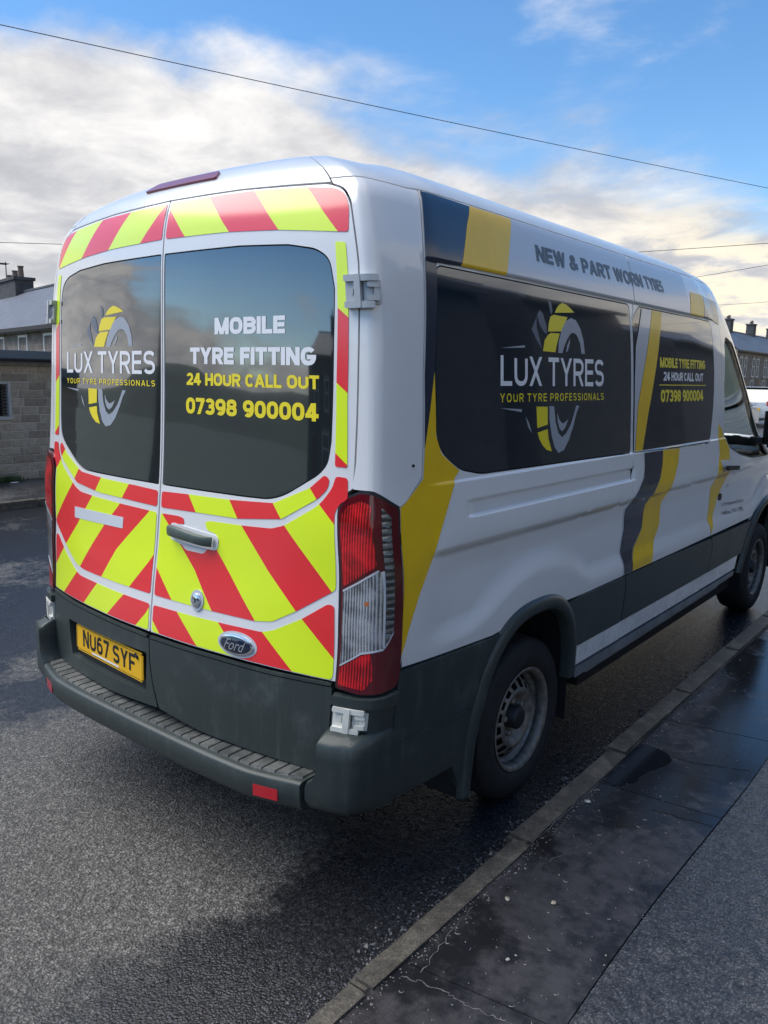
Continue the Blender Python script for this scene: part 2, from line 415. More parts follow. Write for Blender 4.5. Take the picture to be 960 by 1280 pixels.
# ------------------------------------------------------------------ a plain grotesque alphabet drawn with strokes
def _arc(cx,cy,rx,ry,a0,a1,n=14,e=2.35):
    o=[]
    for k in range(n+1):
        a=R_(a0+(a1-a0)*k/n); c,s_=math.cos(a),math.sin(a)
        o.append((cx+rx*math.copysign(abs(c)**(2/e),c),cy+ry*math.copysign(abs(s_)**(2/e),s_)))
    return o
def _glyphs():
    G={}
    O=lambda: ('C',_arc(.5,.5,.5,.5,0,360,28,2.5)[:-1])
    G['O']=(.84,[O()]);G['0']=(.74,[O()])
    G['C']=(.78,[('P',_arc(.5,.5,.5,.5,38,322,24,2.4))]); G['G']=(.86,[('P',_arc(.5,.5,.5,.5,38,352,26,2.4)+[(1,.42)]),('S',[(.60,.44),(1,.44)])])
    G['S']=(.76,[('P',_arc(.5,.75,.5,.25,22,270,16)+_arc(.5,.25,.5,.25,90,-158,16)[1:])])
    G['U']=(.80,[('P',[(0,1.0)]+_arc(.5,.36,.5,.36,180,360,16)+[(1,1.0)])])
    D=lambda y0,y1,u: [(0,y1),(u,y1)]+_arc(u,(y0+y1)/2,1-u,(y1-y0)/2,90,-90,12)[1:-1]+[(u,y0),(0,y0)]
    G['D']=(.80,[('S',[(0,0),(0,1)]),('P',D(0,1,.45))]); G['P']=(.74,[('S',[(0,0),(0,1)]),('P',D(.42,1,.5))])
    G['R']=(.78,[('S',[(0,0),(0,1)]),('P',D(.45,1,.5)),('D',(.50,.48,1,0))]); G['B']=(.78,[('S',[(0,0),(0,1)]),('P',D(.52,1,.5)),('P',D(0,.52,.5))])
    G['E']=(.68,[('S',[(0,0),(0,1)]),('S',[(0,0),(1,0)]),('S',[(0,.51),(.93,.51)]),('S',[(0,1),(1,1)])])
    G['F']=(.65,[('S',[(0,0),(0,1)]),('S',[(0,.50),(.9,.50)]),('S',[(0,1),(1,1)])]); G['L']=(.64,[('S',[(0,0),(0,1)]),('S',[(0,0),(1,0)])])
    G['H']=(.78,[('S',[(0,0),(0,1)]),('S',[(1,0),(1,1)]),('S',[(0,.5),(1,.5)])]); G['I']=(0,[('S',[(0,0),(0,1)])])
    G['T']=(.74,[('S',[(0,1),(1,1)]),('S',[(.5,0),(.5,1)])]); G['N']=(.80,[('S',[(0,0),(0,1)]),('S',[(1,0),(1,1)]),('D',(0,1,1,0))])
    G['M']=(.96,[('S',[(0,0),(0,1)]),('S',[(1,0),(1,1)]),('D',(0,1,.5,0)),('D',(1,1,.5,0))]); G['W']=(1.15,[('D',(0,1,.25,0)),('D',(.25,0,.5,1)),('D',(.5,1,.75,0)),('D',(.75,0,1,1))])
    G['K']=(.78,[('S',[(0,0),(0,1)]),('D',(0,.35,1,1)),('D',(.35,.55,1,0))]); G['X']=(.80,[('D',(0,0,1,1)),('D',(0,1,1,0))])
    G['Y']=(.82,[('D',(0,1,.5,.42)),('D',(1,1,.5,.42)),('S',[(.5,0),(.5,.45)])]); G['A']=(.88,[('D',(0,0,.5,1)),('D',(1,0,.5,1)),('P',[(.25,.27),(.75,.27)])])
    G['V']=(.84,[('D',(0,1,.5,0)),('D',(1,1,.5,0))])
    G['1']=(.42,[('S',[(1,0),(1,1)]),('P',[(.1,.74),(1,.92)])]); G['7']=(.68,[('S',[(0,1),(1,1)]),('D',(.28,0,1,.96))])
    G['2']=(.70,[('P',_arc(.5,.70,.5,.30,165,-25,14)+[(.05,.04)]),('S',[(0,0),(1,0)])])
    G['3']=(.72,[('P',_arc(.48,.755,.46,.245,160,-90,14)),('P',_arc(.48,.26,.52,.26,90,-160,14)),('P',[(.32,.51),(.5,.51)])])
    G['4']=(.76,[('S',[(0,.24),(1,.24)]),('S',[(.72,0),(.72,1)]),('D',(0,.24,.66,1))])
    G['5']=(.72,[('S',[(.12,1),(.95,1)]),('P',[(.12,1),(.06,.52)]),('P',[(.06,.50)]+_arc(.5,.32,.5,.32,120,-160,16))])
    G['6']=(.74,[('C',_arc(.5,.31,.5,.31,0,360,22)[:-1]),('P',_arc(.5,.5,.5,.5,200,55,14))]); G['9']=(.74,[('C',_arc(.5,.69,.5,.31,0,360,22)[:-1]),('P',_arc(.5,.5,.5,.5,20,-125,14))])
    G['8']=(.74,[('C',_arc(.5,.76,.45,.24,0,360,20)[:-1]),('C',_arc(.5,.26,.5,.26,0,360,20)[:-1])])
    G['&']=(.90,[('P',[(1,0),(.28,.66)]+_arc(.40,.80,.22,.20,200,-20,12)+[(.50,.60),(.16,.40)]+_arc(.36,.24,.36,.24,150,300,10)+[(.80,.18),(.95,.45)])])
    return G
GL=_glyphs()
def word2d(body,th,gap):
    polys=[];x=0
    for ch in body:
        w_,st=GL[ch]; wi=max(w_,th); bx=lambda u:(x+th/2+u*(wi-th)); by=lambda v:(th/2+v*(1-th))
        for kind,dat in st:
            if kind=='D':
                u0,v0,u1,v1=dat; X0,Y0,X1,Y1=bx(u0),v0 if v0 in(0,1) else by(v0),bx(u1),v1 if v1 in (0,1) else by(v1)
                L=math.hypot(X1-X0,Y1-Y0); hw=th/2*min(1.5,L/abs(Y1-Y0)); polys.append([(X0-hw,Y0),(X0+hw,Y0),(X1+hw,Y1),(X1-hw,Y1)])
                continue
            P=[Vector((bx(u),by(v))) for u,v in dat]
            if kind=='S':
                d=(P[1]-P[0]).normalized()*th/2; P=[P[0]-d,P[1]+d]
            n=len(P); cl=kind=='C'; Lf=[];Rt=[]
            for i in range(n):
                a=P[i-1] if (i>0 or cl) else None; c=P[(i+1)%n] if (i<n-1 or cl) else None
                d1=(P[i]-a).normalized() if a is not None else None; d2=(c-P[i]).normalized() if c is not None else None
                if d1 is None: d1=d2
                if d2 is None: d2=d1
                m=(d1+d2); m=m.normalized() if m.length>1e-6 else d1; nn=Vector((-m.y,m.x)); k=th/2/max(.5,m.dot(d1))
                Lf.append(P[i]+nn*k);Rt.append(P[i]-nn*k)
            for i in range(n if cl else n-1):
                j=(i+1)%n; polys.append([tuple(Lf[i]),tuple(Rt[i]),tuple(Rt[j]),tuple(Lf[j])])
        x+=wi+gap
    return polys,x-gap
def layout(body,th,gap,space):
    words=body.split(); out=[];x=0
    for w_ in words:
        p,L=word2d(w_,th,gap); out.append([[(a+x,c) for a,c in q] for q in p]); x+=L+space
    W_=x-space
    return [[[(a/W_,c) for a,c in q] for q in p] for p in out]
def decal_block(name,body,quad,m,parent,off=-.0003,th=.2,gap=.09,space=.42,sgn=1):
    bl,br,tl,tr=[np.array(q) for q in quad]
    for polys in layout(body,th,gap,space):
        V=[];F=[];O_=[]
        for k,p in enumerate(polys):
            ar=sum(p[i-1][0]*p[i][1]-p[i][0]*p[i-1][1] for i in range(len(p)))
            if ar<0: p=p[::-1]
            F.append(tuple(range(len(V),len(V)+len(p)))); V+=p; O_+=[off+(k%13)*2e-5]*len(p)
        v=np.array(V); u=v[:,:1];w_=v[:,1:]; q=(bl*(1-u)+br*u)*(1-w_)+(tl*(1-u)+tr*u)*w_
        pos,nn=PN(q[:,0]*sgn,q[:,1],np.array(O_))
        o=mesh(name,pos,F,m,parent,smooth=True); o.data.normals_split_custom_set_from_vertices(nn.tolist())
# ------------------------------------------------------------------ ground, road, pavements
def asphalt(name,dry,wet,scale=1.0,wetbias=0,dark=None,rough=(.16,.62),bumpd=.006,bs=95,patch=None):
    def ex(B,p,v):
        big=B.noise(v,.55*scale,5,.6,.2); mid=B.noise(v,3.2,6,.7); fine=B.noise(v,bs*.55,5,.72); clump=B.noise(v,22,4,.65)
        vo=B.n('ShaderNodeTexVoronoi'); vo.feature='F1'; vo.inputs['Scale'].default_value=bs*1.05; vo.inputs['Randomness'].default_value=1
        ds=B.n('ShaderNodeVectorMath',operation='ADD'); B.l(v,ds.inputs[0]); nn=B.n('ShaderNodeTexNoise'); nn.inputs['Scale'].default_value=30; B.l(v,nn.inputs['Vector'])
        sc_=B.n('ShaderNodeVectorMath',operation='SCALE'); B.l(nn.outputs['Color'],sc_.inputs[0]); sc_.inputs['Scale'].default_value=.02; B.l(sc_.outputs[0],ds.inputs[1]); B.l(ds.outputs[0],vo.inputs['Vector'])
        f=B.math('ADD',B.math('MULTIPLY',big,.65),B.math('MULTIPLY',mid,.35))
        f=B.math('ADD',f,wetbias)
        if patch: f=B.math('ADD',f,patch(B,v))
        wetf=B.rng(B.math('ADD',f,B.math('MULTIPLY',B.math('SUBTRACT',clump,.5),.18)),.42,.60)          # 1 = dry
        stone=B.rng(vo.outputs['Distance'],.10,.62)
        fv=B.rng(fine,.38,.62); cl=B.rng(clump,.38,.62)
        sc3=B.n('ShaderNodeSeparateColor'); B.l(vo.outputs['Color'],sc3.inputs[0]); tone=B.math('POWER',sc3.outputs[0],1.7)
        g=B.math('MULTIPLY',B.math('SUBTRACT',1,B.math('MULTIPLY',stone,.85)),B.math('ADD',.35,B.math('MULTIPLY',tone,1.0))); g=B.math('ADD',B.math('MULTIPLY',g,.75),B.math('MULTIPLY',fv,.22)); g=B.math('MULTIPLY',g,B.math('ADD',.70,B.math('MULTIPLY',cl,.4)))
        dr=B.mix(g,(*[c*.15 for c in dry],1),(*[c*2.9 for c in dry],1))
        we=B.mix(g,(*[c*.25 for c in wet],1),(*[c*2.0 for c in wet],1))
        spk=B.rng(B.noise(v,170,2,.5),.66,.74)
        vo2=B.n('ShaderNodeTexVoronoi'); vo2.inputs['Scale'].default_value=58; B.l(ds.outputs[0],vo2.inputs['Vector']); s4=B.n('ShaderNodeSeparateColor'); B.l(vo2.outputs['Color'],s4.inputs[0])
        fl=B.math('MULTIPLY',B.rng(s4.outputs[1],.80,.86),B.rng(vo2.outputs['Distance'],.42,.22))
        c=B.mix(wetf,we,dr); c=B.mix(B.math('MULTIPLY',fl,B.math('ADD',.10,B.math('MULTIPLY',wetf,.45))),c,(.27,.25,.21,1)); c=B.mix(B.math('MULTIPLY',spk,B.math('ADD',.10,B.math('MULTIPLY',wetf,.35))),c,(.33,.32,.29,1))
        B.l(c,p.inputs['Base Color'])
        rr=B.math('ADD',B.math('MULTIPLY',wetf,rough[1]-rough[0]),rough[0]); B.l(B.math('ADD',rr,B.math('MULTIPLY',fv,.10)),p.inputs['Roughness'])
        bn=B.n('ShaderNodeBump'); B.l(B.math('ADD',.45,B.math('MULTIPLY',wetf,.55)),bn.inputs['Strength']); bn.inputs['Distance'].default_value=bumpd
        h=B.math('ADD',B.math('MULTIPLY',B.math('SUBTRACT',1,vo.outputs['Distance']),.8),B.math('MULTIPLY',fine,.7)); h=B.math('ADD',h,B.math('MULTIPLY',clump,.55))
        B.l(h,bn.inputs['Height']); B.l(bn.outputs[0],p.inputs['Normal'])
    return mat(name,dry,.5,spec=.5,extra=ex)
def roadpatch(B,v):
    sp=B.n('ShaderNodeSeparateXYZ'); B.l(v,sp.inputs[0]); x,y=sp.outputs[0],sp.outputs[1]
    # traffic-dried patch behind the van, wet gutter beside the kerb
    a=B.rng(x,-1.9,-.9); c=B.rng(x,.95,.45); d=B.rng(y,-.2,-1.2); e=B.math('MULTIPLY',B.math('MULTIPLY',a,c),d)
    far=B.math('MULTIPLY',B.rng(B.math('ABSOLUTE',B.math('ADD',x,2.1)),.45,.1),B.rng(y,.9,-.1))
    gut=B.math('MULTIPLY',B.rng(x,.1,.8),.12)
    return B.math('ADD',B.math('SUBTRACT',B.math('MULTIPLY',e,.22),B.math('ADD',gut,.10)),B.math('MULTIPLY',far,.13))
M_ROAD=asphalt('road_asphalt',(.108,.103,.094),(.028,.029,.033),patch=roadpatch,bs=112,bumpd=.006)
M_TARM=asphalt('coarse_pavement_asphalt',(.085,.085,.085),(.060,.062,.068),bs=120,wetbias=-.09,rough=(.20,.45),bumpd=.005)
def slabx(B,p,v):
    n=B.noise(v,1.7,6,.62,.4); n2=B.noise(v,16,5,.65); n3=B.noise(v,120,3,.6)
    wet=B.rng(B.math('ADD',B.math('MULTIPLY',n,.8),B.math('MULTIPLY',n2,.2)),.58,.47)
    B.l(B.mix(wet,B.mix(B.rng(n2,.3,.7),(.026,.025,.026,1),(.052,.049,.051,1)),(.014,.014,.016,1)),p.inputs['Base Color'])
    B.l(B.math('SUBTRACT',.28,B.math('MULTIPLY',wet,.17)),p.inputs['Roughness'])
    bn=B.n('ShaderNodeBump'); bn.inputs['Distance'].default_value=.0022; B.l(B.math('SUBTRACT',1.0,B.math('MULTIPLY',wet,.8)),bn.inputs['Strength'])
    B.l(B.math('ADD',B.math('MULTIPLY',n2,.8),B.math('MULTIPLY',n3,.6)),bn.inputs['Height']); B.l(bn.outputs[0],p.inputs['Normal'])
M_SLAB=mat('wet_smooth_tarmac',(.05,.047,.048),.3,extra=slabx)
def kerbx(B,p,v):
    n=B.noise(v,14,5,.65); n2=B.noise(v,150,3,.7); g=B.math('ADD',B.math('MULTIPLY',n,.5),B.math('MULTIPLY',n2,.5))
    B.l(B.ramp(g,[(.33,(.022,.020,.017)),(.5,(.075,.067,.054)),(.68,(.19,.165,.13))]),p.inputs['Base Color'])
    bn=B.n('ShaderNodeBump'); bn.inputs['Distance'].default_value=.004; bn.inputs['Strength'].default_value=.9; B.l(g,bn.inputs['Height']); B.l(bn.outputs[0],p.inputs['Normal'])
M_KERB=mat('wet_kerb_stone',(.1,.09,.08),.5,extra=kerbx)
M_PUD=mat('puddle_water',(.004,.004,.005),.10,spec=.30)
M_GRND=mat('far_ground',(.05,.06,.04),.9,var=.3,vscale=.2)
def sheet(name,x0,x1,y0,y1,z,m,nx=1,ny=1,parent=None,th=0):
    b=bmesh.new()
    if th: box(b,x0,x1,y0,y1,z-th,z)
    else:
        vs=[[b.verts.new((x0+(x1-x0)*i/nx,y0+(y1-y0)*j/ny,z)) for j in range(ny+1)] for i in range(nx+1)]
        for i in range(nx):
            for j in range(ny): b.faces.new((vs[i][j],vs[i+1][j],vs[i+1][j+1],vs[i][j+1]))
    return bobj(name,b,m,parent)
tag(sheet('ground',-2500,2500,-2500,2500,-.02,M_GRND),kind='structure')
tag(sheet('road',-7.5,1.235,-70,260,0,M_ROAD,4,60),kind='structure')
kb_=sheet('kerb',1.16,1.25,-40,90,-.03,M_KERB); tag(kb_,kind='structure')
rg=random.Random(3)
def kerbrun(xa,xb,y0,n,L,root,h):
    y=y0
    for k in range(n):
        b=bmesh.new(); xq=xa+(.03*min(2.2,max(0,.4-y)) if xa>0 else 0); box(b,xq+rg.uniform(-.003,.003),xb+(.016*min(2,max(0,.6-y)) if xa>0 else 0)+rg.uniform(-.003,.003),y+.004,y+L-.004,-.05,h+rg.uniform(-.004,.003))
        bmesh.ops.bevel(b,geom=[e for e in b.edges if e.verts[0].co.z>0 and e.verts[1].co.z>0],offset=.012,segments=2,affect='EDGES')
        bmesh.ops.subdivide_edges(b,edges=[e for e in b.edges if e.calc_length()>.5],cuts=8)
        for v in b.verts:
            if v.co.z>0: v.co.x+=rg.uniform(-.002,.002); v.co.z+=rg.uniform(-.0015,.0015)
        bobj('kerb_stone',b,M_KERB,root,smooth=True,auto=40); y+=L
kerbrun(1.143,1.256,-1.375-.925*3,44,.925,kb_,.107)
k2=sheet('far_kerb',-7.62,-7.52,-40,90,-.03,M_KERB); tag(k2,kind='structure')
kerbrun(-7.66,-7.50,-6,22,.925,k2,.10)
pv=sheet('pavement',1.252,4.6,-40,120,.075,M_TARM); tag(pv,kind='structure')
tag(sheet('far_pavement',-9.5,-7.66,-40,120,.098,asphalt('far_pavement_asphalt',(.075,.074,.074),(.05,.05,.055),bs=60),1,30),kind='structure')
# smooth tarmac strip laid in bays next to the kerb
bays=[(-4.2,-1.182),(-1.178,.178),(.182,.475),(.479,1.02),(1.024,2.3),(2.304,4.2),(4.204,9)]
def bay(y0,y1,dz,jit,jit1):
    b=bmesh.new(); n=14; x0,x1=1.262,1.748
    rows=[]
    for j in range(n+1):
        y=y0+(y1-y0)*j/n; xr=x1+.014*math.sin(y*2.3)
        sk0=.0
        rows.append([b.verts.new((x0+(xr-x0)*i/6,y+((jit+(jit1-jit)*j/n)*(i/6-.5)),.100+dz+rg.uniform(-.0002,.0002))) for i in range(7)])
    for A_,B_ in zip(rows,rows[1:]):
        for i in range(6): b.faces.new((A_[i],A_[i+1],B_[i+1],B_[i]))
    r=bmesh.ops.extrude_edge_only(b,edges=[e for e in b.edges if e.is_boundary])
    for g_ in r['geom']:
        if isinstance(g_,bmesh.types.BMVert): g_.co.z-=.03
    bobj('tarmac_bay',b,M_SLAB,pv,smooth=True,auto=30)
JB=(0,.07,.05,.05,.09,.05,0,0)
for k_,((y0,y1),dz) in enumerate(zip(bays,(.0005,.0,.0005,-.0005,.0005,0,.0))): bay(y0,y1,dz,JB[k_],JB[k_+1])
# coarse strip
b=bmesh.new(); rows=[]
for j in range(61):
    y=-4.2+13.2*j/60; xr=1.752+.014*math.sin(y*2.3); rows.append([b.verts.new((xr+(4.55-xr)*i/10,y,.0990)) for i in range(11)])
for A_,B_ in zip(rows,rows[1:]):
    for i in range(10): b.faces.new((A_[i],A_[i+1],B_[i+1],B_[i]))
bobj('coarse_strip',b,M_TARM,pv)
sheet('coarse_strip',1.25,4.55,9.0,120,.098,M_TARM,1,20,pv)
# puddle in the broken edge of the strip, and a sheet of standing water
def unproj(px,py,z=.1):
    d=_ray(px,py); t=(z-CAMP[2])/d[2]; return (CAMP[0]+d[0]*t,CAMP[1]+d[1]*t)
def pud(pts,z,name='puddle',m=M_PUD):
    q_=rnd(pts,.02,3); lp=[]
    for i_ in range(len(q_)):
        a_,c_=q_[i_],q_[(i_+1)%len(q_)]
        for u_ in (0,.33,.66): lp.append(Vector((a_[0]+(c_[0]-a_[0])*u_+rg.uniform(-.006,.006),a_[1]+(c_[1]-a_[1])*u_+rg.uniform(-.006,.006),0)))
    lp=[v for k_,v in enumerate(lp) if (v-lp[k_-1]).length>.006]; tri=tessellate_polygon([lp])
    o=mesh(name,[(p.x,p.y,z) for p in lp],[t for t in tri],m)
    bm=bmesh.new(); bm.from_mesh(o.data)
    for f in bm.faces:
        if f.normal.z<0: f.normal_flip()
    bm.to_mesh(o.data); bm.free(); return tag(o,kind='structure')
tag(pud([(1.279,.636),(1.34,.628),(1.40,.609),(1.435,.56),(1.430,.50),(1.41,.42),(1.388,.385),(1.384,.26),(1.351,.18),(1.31,.165),(1.272,.17),(1.275,.30),(1.265,.444),(1.268,.60)], .1022),kind='structure')
def wetpatch(B,p,v):
    n=B.noise(v,9,4,.6); B.l(B.mix(B.rng(n,.35,.7),(.008,.008,.010,1),(.016,.015,.017,1)),p.inputs['Base Color']); B.l(B.rng(n,.3,.8,.03,.16),p.inputs['Roughness'])
M_WETP=mat('standing_water_film',(.01,.01,.012),.06,spec=.6,extra=wetpatch)
0 and pud([(1.30,-.10),(1.33,-.22),(1.40,-.28),(1.47,-.24),(1.50,-.33),(1.58,-.38),(1.60,-.50),(1.66,-.62),(1.65,-.8),(1.70,-.95),(1.69,-1.15),(1.62,-1.30),(1.55,-1.22),(1.40,-1.16),(1.35,-1.12),(1.325,-1.0),(1.30,-.85),(1.31,-.6),(1.285,-.4)],.1058,'water_film',M_WETP)
# cracks in the tarmac: thin raised mortar-grey or dark lines
def line(name,pts,z,wd,m):
    V=[];F=[]
    P=[]
    for a,c in zip(pts,pts[1:]):
        for k in range(8): P.append((a[0]+(c[0]-a[0])*k/8+rg.uniform(-.006,.006),a[1]+(c[1]-a[1])*k/8+rg.uniform(-.006,.006)))
    P.append(pts[-1])
    for i,p in enumerate(P):
        q=P[min(i+1,len(P)-1)];r=P[max(i-1,0)]; d=Vector((q[0]-r[0],q[1]-r[1])).normalized(); ww=wd*rg.uniform(.4,1.2)
        V+=[(p[0]-d.y*ww,p[1]+d.x*ww,z),(p[0]+d.y*ww,p[1]-d.x*ww,z)]
    for i in range(len(P)-1): F.append((2*i,2*i+1,2*i+3,2*i+2))
    o=mesh(name,V,F,m,pv); return o
M_CRK=mat('crack_grit',(.10,.10,.10),.7,var=.6,vscale=90); M_CRD=mat('crack_dark',(.008,.008,.009),.9)
line('crack',[(1.30,-1.27),(1.349,-1.251),(1.427,-1.234),(1.509,-1.234),(1.616,-1.216),(1.74,-1.19)],.1018,.0022,M_CRK)
line('crack',[(1.34,-1.22),(1.31,-1.05),(1.295,-.88)],.1018,.0016,M_CRK)
line('crack',[(1.36,-.55),(1.40,-.35),(1.47,-.26)],.1018,.0013,M_CRK)
line('crack',[(1.405,.597),(1.495,.596),(1.62,.64),(1.745,.69)],.1016,.0028,M_CRD)
line('crack',[(1.52,.085),(1.60,.10),(1.745,.12)],.1016,.0025,M_CRD)
line('crack',[(1.256,-4),(1.258,-1.0),(1.257,0),(1.256,1),(1.257,5)],.1014,.004,M_CRD)
line('crack',[(1.265,-1.0),(1.27,-.6),(1.266,-.2),(1.27,.15)],.1018,.0016,M_CRK)
# loose grit: joined, nobody could count it
def grit(name,n,region,z,r0,r1,m,seed,lab,gauss=None):
    rr=random.Random(seed); V=[];F=[]
    base=[(1,0,0),(0,1,0),(-1,0,0),(0,-1,0),(0,0,.7),(.7,.7,.1)]
    for i in range(n):
        x=rr.uniform(region[0],region[1]); y=rr.uniform(region[2],region[3])
        if gauss: x=region[0]+abs(rr.gauss(0,gauss))*(1 if region[1]>region[0] else -1)
        r=rr.uniform(r0,r1)*(1 if rr.random()<.93 else 1.9); a=rr.uniform(0,6.28); q=len(V)
        ex_=rr.uniform(.5,1); 
        for bx,by,bz in ((1,0,0),(.3,.9*ex_,0),(-.8,.5,0),(-.7,-.6*ex_,0),(.3,-.8,0),(.0,.1,.8*rr.uniform(.5,1))):
            V.append((x+r*(bx*math.cos(a)-by*math.sin(a)),y+r*(bx*math.sin(a)+by*math.cos(a)),z+r*bz))
        for k in range(5): F.append((q+k,q+(k+1)%5,q+5))
    o=mesh(name,V,F,m); return tag(o,lab,'grit',kind='stuff')
M_GRIT=mat('pale_grit',(.17,.16,.14),.7,var=.5,vscale=60); M_GRITD=mat('dark_grit',(.05,.05,.055),.35,var=.5,vscale=60)
grit('grit',420,(1.27,1.74,-1.5,2.5),.1012,.001,.0032,M_GRIT,1,'pale grit scattered over the wet tarmac strip')
grit('grit',2600,(1.16,.9,-2.2,3.5),.001,.003,.008,M_GRITD,2,'dark grit washed along the gutter beside the kerb',gauss=.055)
grit('grit',420,(1.275,1.3,-1.5,1.6),.1005,.0015,.004,M_GRIT,5,'crumbled edge grit where the kerb meets the pavement',gauss=.02)
def pebble(x,y,r,col,lab,seed,fl=.45):
    b=bmesh.new(); bmesh.ops.create_icosphere(b,subdivisions=2,radius=r); rr=random.Random(seed)
    for v in b.verts: v.co*=rr.uniform(.8,1.15); v.co.z*=fl; v.co.x*=1.25
    o=bobj('pebble',b,mat('pebble_'+str(seed),col,.6,var=.3,vscale=80),smooth=True); o.location=(x,y,.101+r*fl*.8); o.rotation_euler=(0,0,seed); tag(o,lab,'pebble')
pebble(1.487,-.694,.009,(.34,.30,.22),'pale yellow chip of stone on the wet strip, right of the pair',11)
pebble(1.362,-.775,.009,(.30,.27,.21),'small cream stone chip lying nearest the kerb in the wet strip',12)
pebble(1.30,-.03,.010,(.36,.36,.34),'white stone chip beside the kerb below the puddle',13)
pebble(1.502,-1.013,.006,(.35,.33,.30),'tiny grey stone low on the wet strip in the foreground',14)
# wet leaf litter flattened on the strip
def scraps():
    rr=random.Random(9); V=[];F=[]
    for i in range(90):
        x=rr.uniform(1.30,1.72); y=rr.uniform(-1.35,.0); r=rr.uniform(.003,.010); a0=rr.uniform(0,6.28); n=rr.randint(4,7); q=len(V)
        for k in range(n+1):
            a=a0+k*.5; V.append((x+r*math.cos(a),y+r*math.sin(a),.1012)); V.append((x+(r-.0014)*math.cos(a),y+(r-.0014)*math.sin(a),.1022))
        for k in range(n): F.append((q+2*k,q+2*k+2,q+2*k+3,q+2*k+1))
    tag(mesh('leaf_litter',V,F,mat('litter',(.22,.21,.20),.4,var=.4)),'curled scraps of wet litter stuck to the dark tarmac strip','litter',kind='stuff')
scraps()
# ------------------------------------------------------------------ stone outbuilding across the road
M_STONE=[mat('stone_%d'%k,c,.85,var=.22,vscale=14,bump=.6,bscale=60) for k,c in enumerate(((.36,.31,.235),(.31,.265,.20),(.40,.345,.27),(.26,.22,.17)))]
M_MORT=mat('mortar',(.50,.46,.39),.95,bump=.3)
ob=empty('stone_outbuilding',(-9.5,0,.1),0,'low flat-roofed stone outbuilding with dark fascia and barred window across the road','building')
def OB(name,d,m,bevel=0):
    b=bmesh.new(); box(b,*d); return bobj(name,b,m,ob,bevel=bevel)
WY0,WY1=1.55,2.955; WZ0,WZ1=.98,1.46
for nm,d in (('wall_core',(-5.5,-.006,-4,WY0,0,1.74)),('wall_core',(-5.5,-.006,WY1,12,0,1.74)),('wall_core',(-5.5,-.006,WY0,WY1,0,WZ0)),('wall_core',(-5.5,-.006,WY0,WY1,WZ1,1.74)),('wall_core',(-5.5,-.25,WY0,WY1,WZ0,WZ1))): OB(nm,d,M_MORT)
OB('coping',(-5.5,.035,-4,12,1.742,1.80),mat('pale_coping',(.36,.34,.30),.7,var=.2),.004)
OB('roof_fascia',(-5.6,.12,-4.1,12.1,1.80,1.965),mat('roof_fascia_grey',(.13,.16,.18),.5),.006)
OB('gutter',(.121,.19,-4.1,12.1,1.80,1.845),mat('black_gutter',(.01,.012,.018),.4),.01)
cube_me={}
rs=random.Random(21); H=.1243; ns=0
far_v=[];far_f=[]
for c in range(14):
    z0=.005+c*H; y=-3.9-rs.uniform(0,.3)
    while y<11.9:
        L=rs.uniform(.27,.42); y0,y1=y+.006,y+L-.006; y+=L
        if z0<WZ1 and z0+H>WZ0 and y1>WY0-.02 and y0<WY1+.02:
            if y0<WY0-.03 and y1>WY0: y1=WY0-.005
            elif y1>WY1+.04 and y0<WY1+.02: y0=WY1+.045
            else: continue
        y1=min(y1,11.95)
        pr=rs.uniform(.0,.008)
        if 1.9<y0<5.2 and ns<290:
            b=bmesh.new(); box(b,-.05,pr,y0,y1,z0+.006,z0+H-.006)
            bmesh.ops.bevel(b,geom=[e for e in b.edges if all(v.co.x>-.04 for v in e.verts)],offset=.008,segments=1,affect='EDGES')
            for v in b.verts:
                if v.co.x>-.04: v.co.x+=rs.uniform(-.004,.004)
            bobj('stone',b,M_STONE[rs.choice((0,0,1,2,3))],ob); ns+=1
        else:
            q=len(far_v); far_v+=[(-.05,y0,z0+.006),(pr,y0,z0+.006),(pr,y1,z0+.006),(-.05,y1,z0+.006),(-.05,y0,z0+H-.006),(pr,y0,z0+H-.006),(pr,y1,z0+H-.006),(-.05,y1,z0+H-.006)]
            for f in ((0,3,2,1),(4,5,6,7),(0,1,5,4),(1,2,6,5),(2,3,7,6),(3,0,4,7)): far_f.append(tuple(q+i for i in f))
tag(mesh('stonework',far_v,far_f,M_STONE[0],ob),kind='stuff')
wi=OB('window',(-.22,-.20,WY0,WY1,WZ0,WZ1),mat('window_dark',(.012,.014,.018),.2))
b=bmesh.new()
for d in ((-.03,.03,WY1-.005,WY1+.04,WZ0-.02,WZ1+.03),(-.03,.03,WY0-.04,WY0+.005,WZ0-.02,WZ1+.03),(-.03,.02,WY0,WY1,WZ1,WZ1+.04),(-.03,.05,WY0-.05,WY1+.05,WZ0-.05,WZ0)): box(b,*d)
bobj('frame',b,mat('grey_frame_paint',(.42,.42,.40),.5,var=.1),wi)
for k in range(9):
    b=bmesh.new(); z=WZ0+.03+k*.048; box(b,-.05,-.035,WY0,WY1,z,z+.020); bobj('bar',b,M_PLASTD,wi)
for k in range(5):
    b=bmesh.new(); y=WY0+.2+k*.25; box(b,-.034,-.022,y,y+.018,WZ0,WZ1); bobj('bar',b,M_PLASTD,wi)
